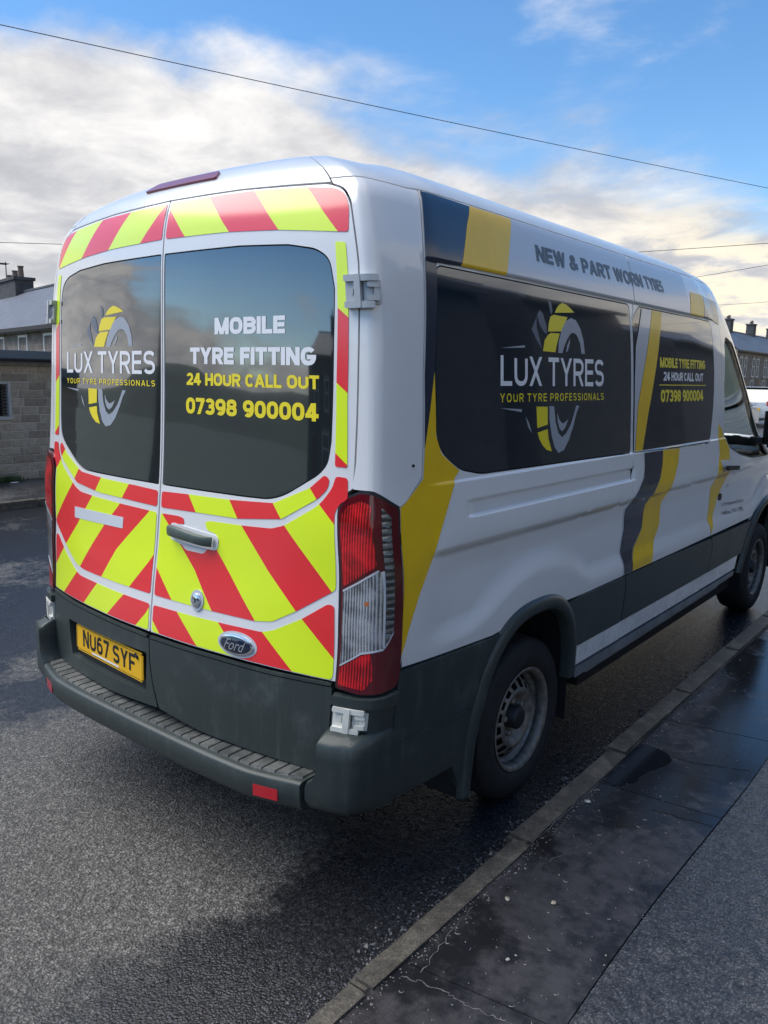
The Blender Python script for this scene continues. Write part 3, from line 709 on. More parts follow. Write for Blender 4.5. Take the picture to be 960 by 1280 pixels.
def tuft(x,y,z,n,h,lab,seed):
    rr=random.Random(seed); V=[];F=[]
    for i in range(n):
        px,py=x+rr.gauss(0,.05),y+rr.gauss(0,.13); a=rr.uniform(0,6.28); L=h*rr.uniform(.5,1.1); q=len(V); lean=rr.uniform(.2,.8)*L; w_=.006
        V+=[(px-w_*math.sin(a),py+w_*math.cos(a),z),(px+w_*math.sin(a),py-w_*math.cos(a),z),(px+lean*.4*math.cos(a)+w_*math.sin(a),py+lean*.4*math.sin(a)-w_*math.cos(a),z+L*.6),(px+lean*math.cos(a),py+lean*math.sin(a),z+L)]
        F+=[(q,q+1,q+2),(q,q+2,q+3)]
    tag(mesh('weed_tuft',V,F,mat('weed_green',(.05,.09,.03),.7,var=.4,vscale=10)),lab,'weeds')
tuft(-9.38,2.78,.1,260,.10,'dark green weeds growing at the foot of the outbuilding wall',4)
b=bmesh.new(); box(b,-.03,.03,-.05,.05,0,.006); 
o=bobj('litter_scrap',b,mat('white_litter',(.7,.7,.7),.6)); o.location=(-9.22,2.84,.104); tag(o,'scrap of white litter on the pavement by the weeds','litter')
# ------------------------------------------------------------------ houses
M_SLATE=mat('blue_grey_slate',(.085,.095,.12),.55)
def slx(B,p,v):
    br=B.n('ShaderNodeTexBrick'); br.inputs['Scale'].default_value=1; br.inputs['Brick Width'].default_value=.3; br.inputs['Row Height'].default_value=.2; br.inputs['Mortar Size'].default_value=.008
    br.inputs['Color1'].default_value=(.075,.085,.11,1); br.inputs['Color2'].default_value=(.11,.12,.145,1); br.inputs['Mortar'].default_value=(.03,.03,.04,1)
    B.l(v,br.inputs['Vector']); B.l(br.outputs[0],p.inputs['Base Color'])
M_SLATE=mat('slate_roofing',(.09,.1,.12),.5,extra=slx)
def stx(c1,c2,mo):
    def ex(B,p,v):
        sp=B.n('ShaderNodeSeparateXYZ'); B.l(v,sp.inputs[0]); cb=B.n('ShaderNodeCombineXYZ'); B.l(B.math('ADD',sp.outputs[0],sp.outputs[1]),cb.inputs[0]); B.l(sp.outputs[2],cb.inputs[1])
        br=B.n('ShaderNodeTexBrick'); br.inputs['Scale'].default_value=1; br.inputs['Brick Width'].default_value=.42; br.inputs['Row Height'].default_value=.16; br.inputs['Mortar Size'].default_value=.012
        br.inputs['Color1'].default_value=(*c1,1); br.inputs['Color2'].default_value=(*c2,1); br.inputs['Mortar'].default_value=(*mo,1); B.l(cb.outputs[0],br.inputs['Vector'])
        n=B.noise(v,2.5,5,.6); B.l(B.mix(B.rng(n,.35,.7,0,.45),br.outputs[0],(.09,.08,.07,1)),p.inputs['Base Color'])
        bn=B.n('ShaderNodeBump'); bn.inputs['Distance'].default_value=.02; bn.inputs['Strength'].default_value=.8; B.l(B.math('SUBTRACT',1,br.outputs['Fac']),bn.inputs['Height']); B.l(bn.outputs[0],p.inputs['Normal'])
    return ex
M_HST=mat('house_stone',(.2,.17,.14),.9,extra=stx((.34,.28,.23),(.21,.17,.145),(.34,.31,.27)))
M_HST2=mat('sooted_house_stone',(.12,.10,.09),.9,extra=stx((.15,.125,.10),(.10,.085,.07),(.14,.13,.11)))
M_HST4=mat('blackened_house_stone',(.045,.045,.048),.9,extra=stx((.05,.05,.055),(.035,.036,.04),(.05,.05,.05)))  # near-black so the added houses reflect dark in the side glass
M_HST3=mat('pale_house_stone',(.26,.23,.2),.9,extra=stx((.30,.26,.22),(.22,.19,.16),(.3,.28,.24)))
M_LINT=mat('lintel_stone',(.30,.27,.23),.85,var=.15); M_UPVC=mat('white_window_frame',(.75,.75,.75),.4); M_PANE=mat('house_glass',(.03,.035,.04),.08,spec=.8)
M_CHIM=mat('sooty_chimney_stone',(.075,.075,.08),.9,var=.3,vscale=3); M_POT=mat('clay_pot',(.16,.12,.10),.8)
_wm={}
def winmesh(w_,h_):
    k=(w_,h_)
    if k not in _wm:
        b=bmesh.new()
        for d in ((-w_/2,w_/2,-.02,.06,-.0,.07),(-w_/2,w_/2,-.02,.06,h_-.07,h_),(-w_/2,-w_/2+.07,-.02,.06,.07,h_-.07),(w_/2-.07,w_/2,-.02,.06,.07,h_-.07),(-w_/2+.07,w_/2-.07,-.01,.06,h_*.55,h_*.55+.06)): box(b,*d)
        f=bmesh.new(); box(f,-w_/2+.05,w_/2-.05,.03,.045,.04,h_-.04)
        l=bmesh.new(); box(l,-w_/2-.12,w_/2+.12,-.04,.10,h_+.005,h_+.22); s=bmesh.new(); box(s,-w_/2-.12,w_/2+.12,-.10,.10,-.14,-.005)
        out=[]
        for bm,m in ((b,M_UPVC),(f,M_PANE),(l,M_LINT),(s,M_LINT)):
            bmesh.ops.recalc_face_normals(bm,faces=bm.faces); me=bpy.data.meshes.new('w'); bm.to_mesh(me); bm.free(); me.materials.append(m); out.append(me)
        _wm[k]=out
    return _wm[k]
def house(root_loc,rz,L,D,eave,ridge,wins,door,m,lab,cat,group,chim=None,base=-2.0,aerial=False):
    h=empty('terraced_house',root_loc,rz,lab,cat,group)
    b=bmesh.new(); box(b,0,L,0,D,base,eave); 
    g0=[b.verts.new(p) for p in ((0,0,eave),(0,D,eave),(0,D/2,ridge-.12))]; b.faces.new(g0)
    g1=[b.verts.new(p) for p in ((L,0,eave),(L,D,eave),(L,D/2,ridge-.12))]; b.faces.new(g1)
    bobj('wall',b,m,h)
    b=bmesh.new(); t=.10
    for s in (0,1):
        ya,yb=(-.28,D/2) if s==0 else (D+.28,D/2); za=eave-.28*(ridge-eave)/(D/2)+.02
        v=[b.verts.new(p) for p in ((.0,ya,za),(L,ya,za),(L,yb,ridge),(0,yb,ridge),(.0,ya,za-t),(L,ya,za-t),(L,yb,ridge-t),(0,yb,ridge-t))]
        for f in ((0,1,2,3),(7,6,5,4),(0,4,5,1),(1,5,6,2),(3,7,4,0)): b.faces.new([v[i] for i in f])
    bobj('roof',b,M_SLATE,h)
    b=bmesh.new(); box(b,0,L,D/2-.10,D/2+.10,ridge-.02,ridge+.06); bobj('ridge_tiles',b,M_SLATE,h)
    b=bmesh.new(); box(b,0,L,-.36,-.26,eave-.20,eave-.08); bobj('gutter',b,M_PLASTD,h)
    for (x,z,w_,hh) in wins:
        me=winmesh(w_,hh); f=link('window',me[0],h); f.location=(x,-.01,z)
        for nm,q in (('pane',me[1]),('lintel',me[2]),('sill',me[3])):
            o=link(nm,q,f)
    if door:
        b=bmesh.new(); box(b,door-.45,door+.45,-.03,.05,.15,2.15); d=bobj('door',b,mat('door_paint_%d'%int(L*10),(.10,.04,.03),.5),h)
        b=bmesh.new(); box(b,door+.32,door+.36,-.07,-.03,1.1,1.2); bobj('handle',b,M_CHROME,d)
    if chim:
        x0,x1,ch=chim; b=bmesh.new(); box(b,x0,x1,D/2-.42,D/2+.42,ridge-1.2,ridge+ch); box(b,x0-.08,x1+.08,D/2-.5,D/2+.5,ridge+ch,ridge+ch+.14); c=bobj('chimney',b,M_CHIM,h)
        n=max(2,int((x1-x0)/.75))
        for k in range(n):
            b=bmesh.new(); lathe(b,[(0,.15),(.5,.12),(.5,.15),(.56,.15)],12,'z',cap=True); o=bobj('chimney_pot',b,M_POT,c,smooth=True,auto=40); o.location=(x0+(x1-x0)*(k+.5)/n,D/2,ridge+ch+.13); o.scale=(1,1,.5+.5*((k*7)%3)/2)
        if aerial:
            b=bmesh.new(); tube(b,[(x0-.05,D/2,ridge+ch-.6),(x0-.05,D/2,ridge+ch+1.1)],.025,6); tube(b,[(x0-.05,D/2-.0,ridge+ch+1.05),(x0-1.0,D/2,ridge+ch+1.08)],.02,6)
            for k in range(4): tube(b,[(x0-.25-.2*k,D/2-.25,ridge+ch+1.05),(x0-.25-.2*k,D/2+.25,ridge+ch+1.05)],.012,5)
            bobj('aerial',b,M_PLASTD,h)
    return h
# row beyond the outbuilding (lower ground), facade runs along d1
aL=math.atan2(-.188,.982); P0x,P0y=-24.35,10.505
dx,dy=math.cos(aL),math.sin(aL)
for k in range(7):
    a=-31.4+5.2*k; x,y=P0x+dx*a,P0y+dy*a
    wins=[(1.05+.15,2.88-1.45,.98,1.45),(3.75+.05,2.88-1.45,.98,1.45)]
    lab={5:'stone terraced house with white windows above the outbuilding roof, nearest the van',4:'stone terraced house at the left edge, second from the van, under slate roof',3:'slate-roofed terraced house with the broad chimney stack above the outbuilding',2:'slate-roofed terraced house with the chimney cut by the left edge'}.get(k,'stone terraced house of the row beyond the outbuilding, out of view')
    house((x,y,0),aL,5.2,8.0,3.17,5.42,wins,None,M_HST2 if k in (0,2) else M_HST,lab,'house','terraced houses beyond the outbuilding',chim=((.9,3.7,.55) if k==3 else (2.2,4.3,.5) if k==1 else (1.0,2.6,.5) if k in(5,) else None),base=-2.5,aerial=k in (3,1))
# row far ahead on the left of the street
for k in range(8):
    wins=[(1.4,2.40,1.0,1.85),(3.0,2.40,.9,1.85),(1.3,.55,1.15,1.5)]
    lab=('near end house of the far pale stone row ahead, with chimney' if k==0 else 'pale stone terraced house far ahead, %s in the row counted from the near chimney'%['first','second','third','fourth','fifth','sixth','seventh','eighth'][k])
    house((-20,79.2+4.6*k,0),R_(90),4.6,8.0,5.0,7.35,wins,3.6,M_HST3,lab,'house','stone terrace far ahead on the left',chim=(.0+.2,1.3,1.1) if k%2==0 else None)
# terrace on the pavement side and row behind the viewer: seen only as reflections in the glass and paint
for k in range(20):
    wins=[(1.3,3.3,1.0,1.5),(3.7,3.3,1.0,1.5)]
    house((36,66-5.0*k,.1),R_(-90),5.0,8.0,5.4,7.6,wins,3.9,M_HST2,'stone terraced house across the pavement, outside the picture','house','stone terrace beside the pavement',chim=(.1,1.3,1.0) if k%2==0 else None)
for k in range(10):
    wins=[(1.3,3.6,1.0,1.6),(3.7,3.6,1.0,1.6),(1.5,.9,1.5,1.5)]
    house((22-5.2*k,-52-((k*5)%3)*.6,0),R_(180),5.2,8.0,5.8+((k*3)%4)*.35,8.3+((k*3)%4)*.35,wins,3.9,M_HST2,'stone terraced house closing the street, outside the picture','house','stone houses behind the viewer',chim=(.2,1.8,1.3) if k%2 else None)
for k in range(2):  # unseen windowless houses, added to darken the side-glass reflections
    house((7.6+.5*k,18.0-6.6*k,.1),R_(-90),5.6,8.0,5.6,8.0,[],None,M_HST4,['blackened stone house beside the pavement, farther of the two, outside the picture','blackened stone house beside the pavement, nearer of the two, outside the picture'][k],'house','stone houses beside the pavement')
house((8.6,40,.1),R_(-90),15.5,8.0,5.0,7.2,[],None,M_HST4,'long blackened stone building farther along the pavement, outside the picture','house','stone houses beside the pavement')  # unseen block added as a dark skyline for the forward side window
# hills round the horizon
def hills():
    n=160; V=[];F=[]
    for i in range(n):
        a=2*math.pi*i/n; hz=26+14*math.sin(a*3+1)+9*math.sin(a*7+.4)+5*math.sin(a*17); hz*= (1.5 if math.sin(a)<-.2 else .8)
        for r,z in ((700,-2),(900,hz*.6),(1150,hz),(1500,hz*.7)): V.append((r*math.cos(a),r*math.sin(a),z))
    for i in range(n):
        for j in range(3): q=(i+1)%n; F.append((i*4+j,q*4+j,q*4+j+1,i*4+j+1))
    tag(mesh('hills',V,F,mat('moor_green',(.045,.055,.035),.95,var=.35,vscale=.01),smooth=True),kind='structure')
hills()
# ------------------------------------------------------------------ parked cars ahead on the far side
def car(loc,rz,col,lab,suv=False):
    c=empty('parked_car',loc,rz,lab,'car','cars parked along the far kerb')
    hz=.16 if suv else 0
    # side profile rear (y=-2.1) to front (y=2.1)
    low=[(-2.1,.38),(-2.12,.62),(-2.08,.92+hz*.5),(-1.75,.98+hz*.6),(.75,.96+hz*.6),(1.55,.88+hz*.6),(2.02,.74+hz*.4),(2.12,.52),(2.08,.30),(-2.0,.30)]
    P=mat('car_paint_%s'%('a' if suv else 'b'),col,.3,metal=.3,coat=1)
    xs_=[(-.86,.90),(-.80,1.0),(0,1.0),(.80,1.0),(.86,.90)]
    V=[];F=[];N=len(low)
    for x,s in ((-.88,.94),(-.84,1.0),(.84,1.0),(.88,.94)):
        for y,z in low: V.append((x,y*s if abs(y)>1.9 else y,z if z<.5 else .3+(z-.3)*(.97 if abs(x)>.86 else 1)))
    for j in range(3):
        for i in range(N): F.append((j*N+i,j*N+(i+1)%N,(j+1)*N+(i+1)%N,(j+1)*N+i))
    F.append(tuple(range(N))[::-1]); F.append(tuple(range(3*N,4*N)))
    b=bmesh.new(); vs=[b.verts.new(v) for v in V]; [b.faces.new([vs[i] for i in f]) for f in F]
    body=bobj('body',b,P,c,smooth=True,auto=35)
    gh=[(-1.98,.93+hz*.6),(-1.70,1.36+hz),(-1.45,1.43+hz),(-.1,1.45+hz),(.25,1.38+hz),(1.05,.96+hz*.6)]
    b=bmesh.new(); n=len(gh); rows=[[b.verts.new((x*(1 if z<1.1+hz*.6 else .80),y,z)) for y,z in gh] for x in (-.83,.83)]
    for i in range(n-1): b.faces.new((rows[0][i],rows[0][i+1],rows[1][i+1],rows[1][i]))
    b.faces.new(rows[0][::-1]); b.faces.new(rows[1]); bobj('cabin_glass',b,M_GLASS,c)
    b=bmesh.new(); box(b,-.68,.68,-1.62,.12,1.44+hz,1.475+hz); bobj('roof',b,P,c,bevel=.012)
    for s in (-1,1):
        b=bmesh.new()
        for (ya,za),(yb,zb) in ((gh[0],gh[1]),(gh[5],gh[4])): tube(b,[(s*.835,ya,za),(s*.68,yb,zb)],.04,6)
        tube(b,[(s*.80,-.5,1.0+hz*.6),(s*.68,-.5,1.42+hz)],.03,6); tube(b,[(s*.68,-1.65,1.40+hz),(s*.68,.1,1.43+hz)],.035,6); bobj('window_pillar',b,P,c)
        b=bmesh.new(); box(b,s*.62-.14,s*.62+.14,-2.13,-2.06,.72+hz,.90+hz); bobj('tail_light',b,mat('car_lamp_red',(.4,.01,.01),.2,coat=1),c,bevel=.01)
        b=bmesh.new(); box(b,s*.60-.16,s*.60+.16,1.98,2.08,.62+hz*.4,.74+hz*.4); bobj('headlight',b,mat('car_lamp_clear',(.6,.6,.6),.1),c,bevel=.01)
        b=bmesh.new(); box(b,s*.98-.09,s*.98+.09,.62,.72,.98+hz*.6,1.10+hz*.6); bobj('door_mirror',b,P,c,bevel=.02)
        for y in (-1.3,1.3):
            w_=empty('wheel',(s*.78,y,.32)); w_.parent=c
            b=bmesh.new(); lathe(b,[(-.1,.2),(-.1,.30),(-.07,.32),(.07,.32),(.1,.30),(.1,.2)],24,'x',cap=True); bobj('tyre',b,M_TYRE,w_,smooth=True,auto=40)
            b=bmesh.new(); lathe(b,[(.0,.2),(.108,.19),(.09,.05),(.10,.01)],16,'x'); r_=bobj('rim',b,M_CHROME,w_); r_.scale=(s,1,1)
    b=bmesh.new(); box(b,-.26,.26,-2.135,-2.115,.50+hz,.61+hz); bobj('number_plate',b,mat('plate_amber',(.8,.44,.012)),c)
    return c
car((-6.35,34.5,.0),0,(.50,.51,.52),'silver parked car ahead beyond the van, nearer the houses',True)
car((-6.3,27.6,.0),0,(.75,.75,.76),'white parked car seen through the van cab window')
# ------------------------------------------------------------------ poles and overhead cables
M_WOOD=mat('pole_wood',(.09,.07,.055),.85,var=.3,vscale=6); M_CABLE=mat('cable_black',(.012,.012,.011),.6)
def pole(x,y,lab,h=7.4):
    p=empty('telegraph_pole',(x,y,0),0,lab,'pole','telegraph poles')
    b=bmesh.new(); lathe(b,[(-.5,.14),(h*.5,.12),(h,.10)],16,'z',cap=True); bobj('shaft',b,M_WOOD,p,smooth=True,auto=40)
    b=bmesh.new(); lathe(b,[(0,.16),(.12,.16)],12,'z',cap=True); o=bobj('cable_ring',b,M_PLASTD,p); o.location=(0,0,h-.5)
for x,y,l in ((-16.4,-12.2,'telegraph pole on the far side left of the picture'),(3.4,38.5,'telegraph pole on the pavement ahead, right of the picture'),(-14,29.5,'telegraph pole hidden behind the van roof'),(-16,42.1,'second telegraph pole behind the van roof'),(-16,54.7,'farthest telegraph pole behind the van roof'),(-48,-2,'telegraph pole far off to the left'),(12,31.2,'telegraph pole beyond the right terrace')): pole(x,y,l)
def cable(a,c,sag,lab,r=.012):
    a=Vector(a);c=Vector(c); b=bmesh.new(); P=[]
    for k in range(41):
        u=k/40; p=a.lerp(c,u); p.z-=sag*4*u*(1-u); P.append(p)
    tube(b,P,r,6); tag(bobj('overhead_cable',b,M_CABLE,smooth=True),lab,'cable','overhead cables')
cable((-16.4,-12.2,7.15),(3.4,38.5,7.15),.3,'longest overhead cable crossing the upper sky from top left to right',.0065)
cable((-48,-2,7.0),(-14,29.5,7.0),.1,'thin cable meeting the van at its upper left corner',.012)
cable((-14,29.5,7.0),(12,31.2,7.2),.15,'thin cable just above the van roof on the right, topmost there',.011)
cable((-16,42.1,7.0),(9,24.0,7.1),.15,'thin cable over the roof end, middle of the three on the right',.011)
cable((-16,54.7,7.0),(3.4,38.5-.0,6.9),.4,'lowest thin cable on the right above the far chimney',.011)
for o in sc.objects: 
    if o.type=='MESH' and o.name.startswith('t.'): pass
# ------------------------------------------------------------------ the van
van=empty('van',(0,0,0),0,'white high-roof van with lime and red rear chevrons parked beside the kerb','van')
def both(f):
    for g in (1,-1): f(g)
TL=[round(x,4) for x in np.arange(.88,1.24,.02)]+[1.292,1.297,1.300,1.304,1.308,1.312,1.35,1.355,1.36,1.364,1.368,1.426,1.431,1.436,1.441,2.15,2.156,2.161,2.166,2.17]
SL=[1.40,1.42,1.44,1.47,2.855]
# --- roof, header, pillars
panel('roof_panel',[(-SM,2.392),(-.862,2.392),(-.862,2.60),(.862,2.60),(.862,2.392),(SM,2.392),(SM,3.285),(-SM,3.285)],M_HEAD,van,wall=.02,ds=.08,dt=.05,tl=[2.41,2.43])
hd=panel('rear_header_panel',rnd([(-.857,2.375),(-.433,2.3965),(0,2.4035),(.433,2.3965),(.857,2.375),(.857,2.596),(-.857,2.596)],.004),M_HEAD,van,wall=.02)
panel('high_brake_light',rnd([(-.28,2.484),(.26,2.484),(.245,2.552),(-.265,2.552)],.015),mat('dark_red_lens',(.22,.018,.035),.3,coat=.6,coatr=.15),hd,off=.008,wall=.02)
def pillar(g):
    o=rnd([(.862,2.387,.0),(.864,2.368,.0),(.903,2.351,.02),(.928,2.305),(.936,2.12),(.919,1.83),(.905,1.515),(.890,1.437),(.925,1.437,.0),(.968,1.437),(1.079,1.380,.0),(1.105,1.392),(1.183,1.462),(1.188,1.559),(1.190,1.789),(1.226,2.2),(1.250,2.386,.0)],.012)
    pl=panel('rear_corner_pillar',o,M_PAINT,van,g,wall=.03,ds=.04,dt=.04)
    b=bmesh.new(); lathe(b,[(-.003,.005),(.003,.005)],10,'x',cap=True)
    s=bobj('screw',b,M_PLASTD,pl); s.location=P1(1.14*g,1.505,.002)
both(pillar)
# --- quarter panel (behind the side seam), with wheel arch
seam=[(2.841,.585),(2.835,.773),(2.799,.829),(2.770,.959),(2.798,1.068),(2.786,1.163),(2.848,1.23),(2.859,1.34),(2.866,1.432),(2.861,2.076),(2.894,2.111),(2.903,2.183),(2.93,2.386)]
qwin=rnd([(1.287,2.150),(1.258,1.84),(1.257,1.594),(1.287,1.535),(1.384,1.470),(1.50,1.445),(2.09,1.4405),(2.852,1.4335),(2.852,2.150)],.03)
def shrink(poly,d):
    c=np.mean(np.array(poly),0); out=[]; N=len(poly)
    for i in range(N):
        a=np.array(poly[i-1]);p=np.array(poly[i]);q=np.array(poly[(i+1)%N])
        e1=p-a;e2=q-p; e1/=max(np.linalg.norm(e1),1e-9);e2/=max(np.linalg.norm(e2),1e-9)
        n=np.array([-(e1[1]+e2[1]),e1[0]+e2[0]]); n/=max(np.linalg.norm(n),1e-9)
        area=sum(poly[k-1][0]*poly[k][1]-poly[k][0]*poly[k-1][1] for k in range(N))
        out.append(tuple(p+n*d*(1 if area>0 else -1)))
    return out
def quarter(g):
    ar=arch(0,.345,.548,175,-0.1)
    lo=[(1.062,.853),(1.30,.842),(1.581,.826)]
    A=arch(0,.345,.548,170,5,30)
    A=[p for p in A if p[1]>.826 or p[0]>1.9]
    A=[p for p in A if p[1]>.826]
    o=[(1.062,.856),(1.078,1.375,.0),(1.10,1.384),(1.190,1.458),(1.195,1.559),(1.197,1.789),(1.233,2.2),(1.257,2.386,0)]
    o=o[::1]+[(p[0],p[1],0) for p in reversed([(q[0]-.004,q[1]) for q in seam if q[1]>.8275])]
    o=o+[(2.34,.830,0)]+[(p[0],p[1],0) for p in reversed(A)]+[(1.575,.828,0)]
    pn=panel('quarter_panel',rnd(o,.01),M_PAINT,van,g,wall=.03,ds=.04,dt=.04,tl=TL,sl=SL,holes=[qwin])
    wn=panel('quarter_window',shrink(qwin,.005),M_SIDEG,van,g,off=-.001,wall=.02,ds=.05,dt=.05)
    # printed wrap film over the panel above and behind the glass
    panel('navy_film',[(1.198,1.559),(1.20,1.789),(1.236,2.2),(1.26,2.382),(1.524,2.378),(1.475,2.30),(1.412,2.160),(1.29,2.156),(1.2545,1.84),(1.2535,1.594),(1.2495,1.81)],M_FILM,pn,g,off=.0028,wall=.001,tl=TL)
    panel('yellow_film',[(1.526,2.380),(1.809,2.380),(1.75,2.29),(1.684,2.160),(1.415,2.160),(1.477,2.30)],M_YEL,pn,g,off=.0030,wall=.001,tl=TL)
    panel('pale_film',[(1.809,2.380),(2.925,2.380),(2.90,2.183),(2.893,2.160),(1.684,2.160),(1.75,2.29)],M_SILV,pn,g,off=.0026,wall=.001,tl=TL)
    panel('yellow_swoosh',[(1.199,1.560),(1.2498,1.80),(1.2545,1.594),(1.284,1.533),(1.378,1.470),(1.355,1.45),(1.304,1.346),(1.23,1.205),(1.150,1.085),(1.10,.98),(1.066,.888),(1.065,.862),(1.078,1.378),(1.10,1.388),(1.192,1.46)],M_YEL,pn,g,off=.0030,wall=.001,tl=TL,ds=.03)
    if g<0: return
    decal_block('lettering','NEW & PART WORN TYRES',[(1.940,2.240),(3.475,2.245),(1.950,2.303),(3.45,2.305)],M_BLKT,pn,off=.0045,th=.21,gap=.08)
    decal_block('lettering','LUX TYRES',[(1.622,1.759),(2.524,1.759),(1.626,1.870),(2.527,1.877)],M_WHT,wn,th=.155,gap=.13,space=.45)
    decal_block('lettering','YOUR TYRE PROFESSIONALS',[(1.617,1.699),(2.524,1.698),(1.618,1.731),(2.524,1.729)],M_YELT,wn,th=.16,gap=.30,space=.75)
    logo(wn,1.622,.903,1.759,.113,g)
def logo(parent,s0,w_,t0,h,g=1):
    L_=[(M_YELT,[(.489,2.60),(.505,2.74),(.53,2.88),(.572,3.0),(.61,2.96),(.65,2.86),(.689,2.72)]),
    (M_YELT,[(.415,1.91),(.425,2.2),(.444,2.44),(.475,2.52),(.615,2.51),(.58,2.26),(.546,1.965)]),
    (M_YELT,[(.36,1.21),(.478,1.20),(.50,1.55),(.528,1.885),(.44,1.87),(.41,1.78),(.38,1.6)]),
    (M_YELT,[(.293,-.71),(.398,-.73),(.398,-1.36),(.30,-1.46)]),
    (M_YELT,[(.303,-1.62),(.398,-1.52),(.405,-1.85),(.438,-2.34),(.39,-2.27),(.35,-2.08),(.32,-1.85)]),
    (M_GREYT,[(.507,1.19),(.515,1.6),(.55,2.05),(.595,2.36),(.65,2.50),(.70,2.45),(.745,2.15),(.775,1.7),(.785,1.22),(.748,1.22),(.735,1.6),(.705,1.88),(.675,1.97),(.64,1.93),(.60,1.7),(.565,1.4),(.548,1.19)]),
    (M_GREYT,[(.413,-.71),(.415,-1.2),(.435,-1.75),(.465,-2.2),(.504,-2.43),(.56,-2.35),(.61,-2.0),(.655,-1.5),(.69,-1.0),(.72,-.74),(.685,-.72),(.665,-1.0),(.63,-1.4),(.585,-1.72),(.54,-1.87),(.505,-1.72),(.475,-1.3),(.459,-.72)]),
    (M_GREYT,[(.489,-.95),(.495,-1.3),(.515,-1.55),(.542,-1.65),(.575,-1.5),(.605,-1.2),(.57,-1.32),(.54,-1.36),(.51,-1.2)]),
    (M_GREYT,[(.585,1.22),(.60,1.5),(.63,1.75),(.625,1.55),(.605,1.3)]),
    (M_GREYD,[(.264,1.92),(.315,2.38),(.31,2.0),(.335,1.6),(.352,1.27),(.30,1.6)]),
    (M_GREYD,[(.320,2.42),(.345,2.62),(.375,2.5),(.40,2.1),(.405,1.8),(.37,1.9),(.34,2.1)]),
    (M_GREYD,[(.427,3.06),(.46,2.95),(.469,2.66),(.45,2.5)]),
    (M_GREYT,[(.002,1.21),(.20,1.36),(.20,1.28)]),(M_GREYT,[(-.005,-.72),(.165,-.78),(.165,-.88)]),(M_GREYT,[(.197,-1.03),(.225,-1.25),(.255,-1.65),(.22,-1.40)])]
    for m,pl in L_:
        panel('logo_shape',[(s0+u*w_,t0+v*h) for u,v in pl],m,parent,g,off=-.0004,wall=0,ds=.05,dt=.05)
both(quarter)
# --- forward side panel
win2=rnd([(2.875,1.4335),(3.44,1.425),(4.262,1.416,.03),(4.374,1.444,.05),(5.010,2.112,.05),(4.98,2.150,.03),(2.975,2.150),(2.902,2.105),(2.873,2.076)],.012)
Bp=[(4.243,.585),(4.245,.744),(4.205,.812),(4.143,.93),(4.178,1.141),(4.482,1.344),(4.669,1.579),(5.0,1.85),(5.400,2.135),(5.72,2.28),(5.85,2.386)]
def fwd(g):
    o=[(p[0]+.004,p[1],0) for p in seam if p[1]>.8275]+[(p[0]-.004,p[1],0) for p in reversed(Bp) if p[1]>.8275]+[(4.196,.829),(3.5,.8285,0)]
    pn=panel('side_panel',rnd(o,.0),M_PAINT,van,g,wall=.03,ds=.05,dt=.04,tl=TL,holes=[win2])
    wn=panel('side_window',shrink(win2,.005),M_SIDEG,van,g,off=-.001,wall=.02)
    panel('pale_film',[(2.905,2.160),(2.935,2.380),(4.40,2.380),(4.256,2.160)],M_SILV,pn,g,off=.0026,wall=.001,tl=TL)
    panel('yellow_film',[(4.262,2.162),(4.745,2.162),(5.045,2.29),(4.50,2.29)],M_YEL,pn,g,off=.0030,wall=.001,tl=TL)
    panel('navy_film',[(4.760,2.162),(5.04,2.162),(5.39,2.14),(5.70,2.28),(5.06,2.29)],M_FILM,pn,g,off=.0028,wall=.001,tl=TL)
    panel('navy_swoosh',[(3.012,1.426),(3.012,1.36),(2.995,1.301),(2.91,1.235),(2.80,1.163),(2.81,1.068),(2.79,.995),(2.782,.95),(2.812,.832),(2.912,.832),(2.90,.89),(2.95,.95),(3.042,1.035),(3.054,1.161),(3.14,1.215),(3.225,1.282),(3.27,1.35),(3.291,1.424)],M_FILM,pn,g,off=.0028,wall=.001,tl=TL,ds=.03)
    panel('yellow_swoosh',[(3.300,1.424),(3.607,1.421),(3.56,1.35),(3.474,1.272),(3.38,1.20),(3.297,1.144),(3.300,1.020),(3.24,.95),(3.187,.885),(3.182,.832),(2.918,.832),(2.906,.888),(2.956,.945),(3.048,1.031),(3.060,1.158),(3.145,1.211),(3.231,1.279),(3.277,1.35)],M_YEL,pn,g,off=.0030,wall=.001,tl=TL,ds=.03)
    panel('pale_film',[(3.01,2.142),(2.905,1.951),(2.889,1.80),(2.885,1.44),(2.90,1.44),(2.928,1.66),(3.0,1.83),(3.155,2.142)],M_SILV,wn,g,off=.0016,wall=0)
    panel('yellow_film',[(3.160,2.142),(3.357,2.142),(3.27,2.0),(3.176,1.826),(3.08,1.64),(3.0,1.44),(2.904,1.44),(2.932,1.66),(3.004,1.83)],M_YEL,wn,g,off=.0016,wall=0)
    if g<0: return
    decal_block('lettering','MOBILE TYRE FITTING',[(3.268,1.858),(4.471,1.862),(3.272,1.911),(4.509,1.911)],M_YELT,wn,th=.23,gap=.06)
    decal_block('lettering','24 HOUR CALL OUT',[(3.334,1.790),(4.357,1.790),(3.337,1.837),(4.390,1.837)],M_WHT,wn,th=.23,gap=.05)
    panel('underline',[(3.245,1.7645),(4.406,1.7645),(4.406,1.7695),(3.245,1.7695)],M_YELT,wn,g,off=.002,wall=0)
    decal_block('lettering','07398 900004',[(3.278,1.678),(4.291,1.677),(3.278,1.743),(4.327,1.740)],M_YELT,wn,th=.235,gap=.05)
both(fwd)
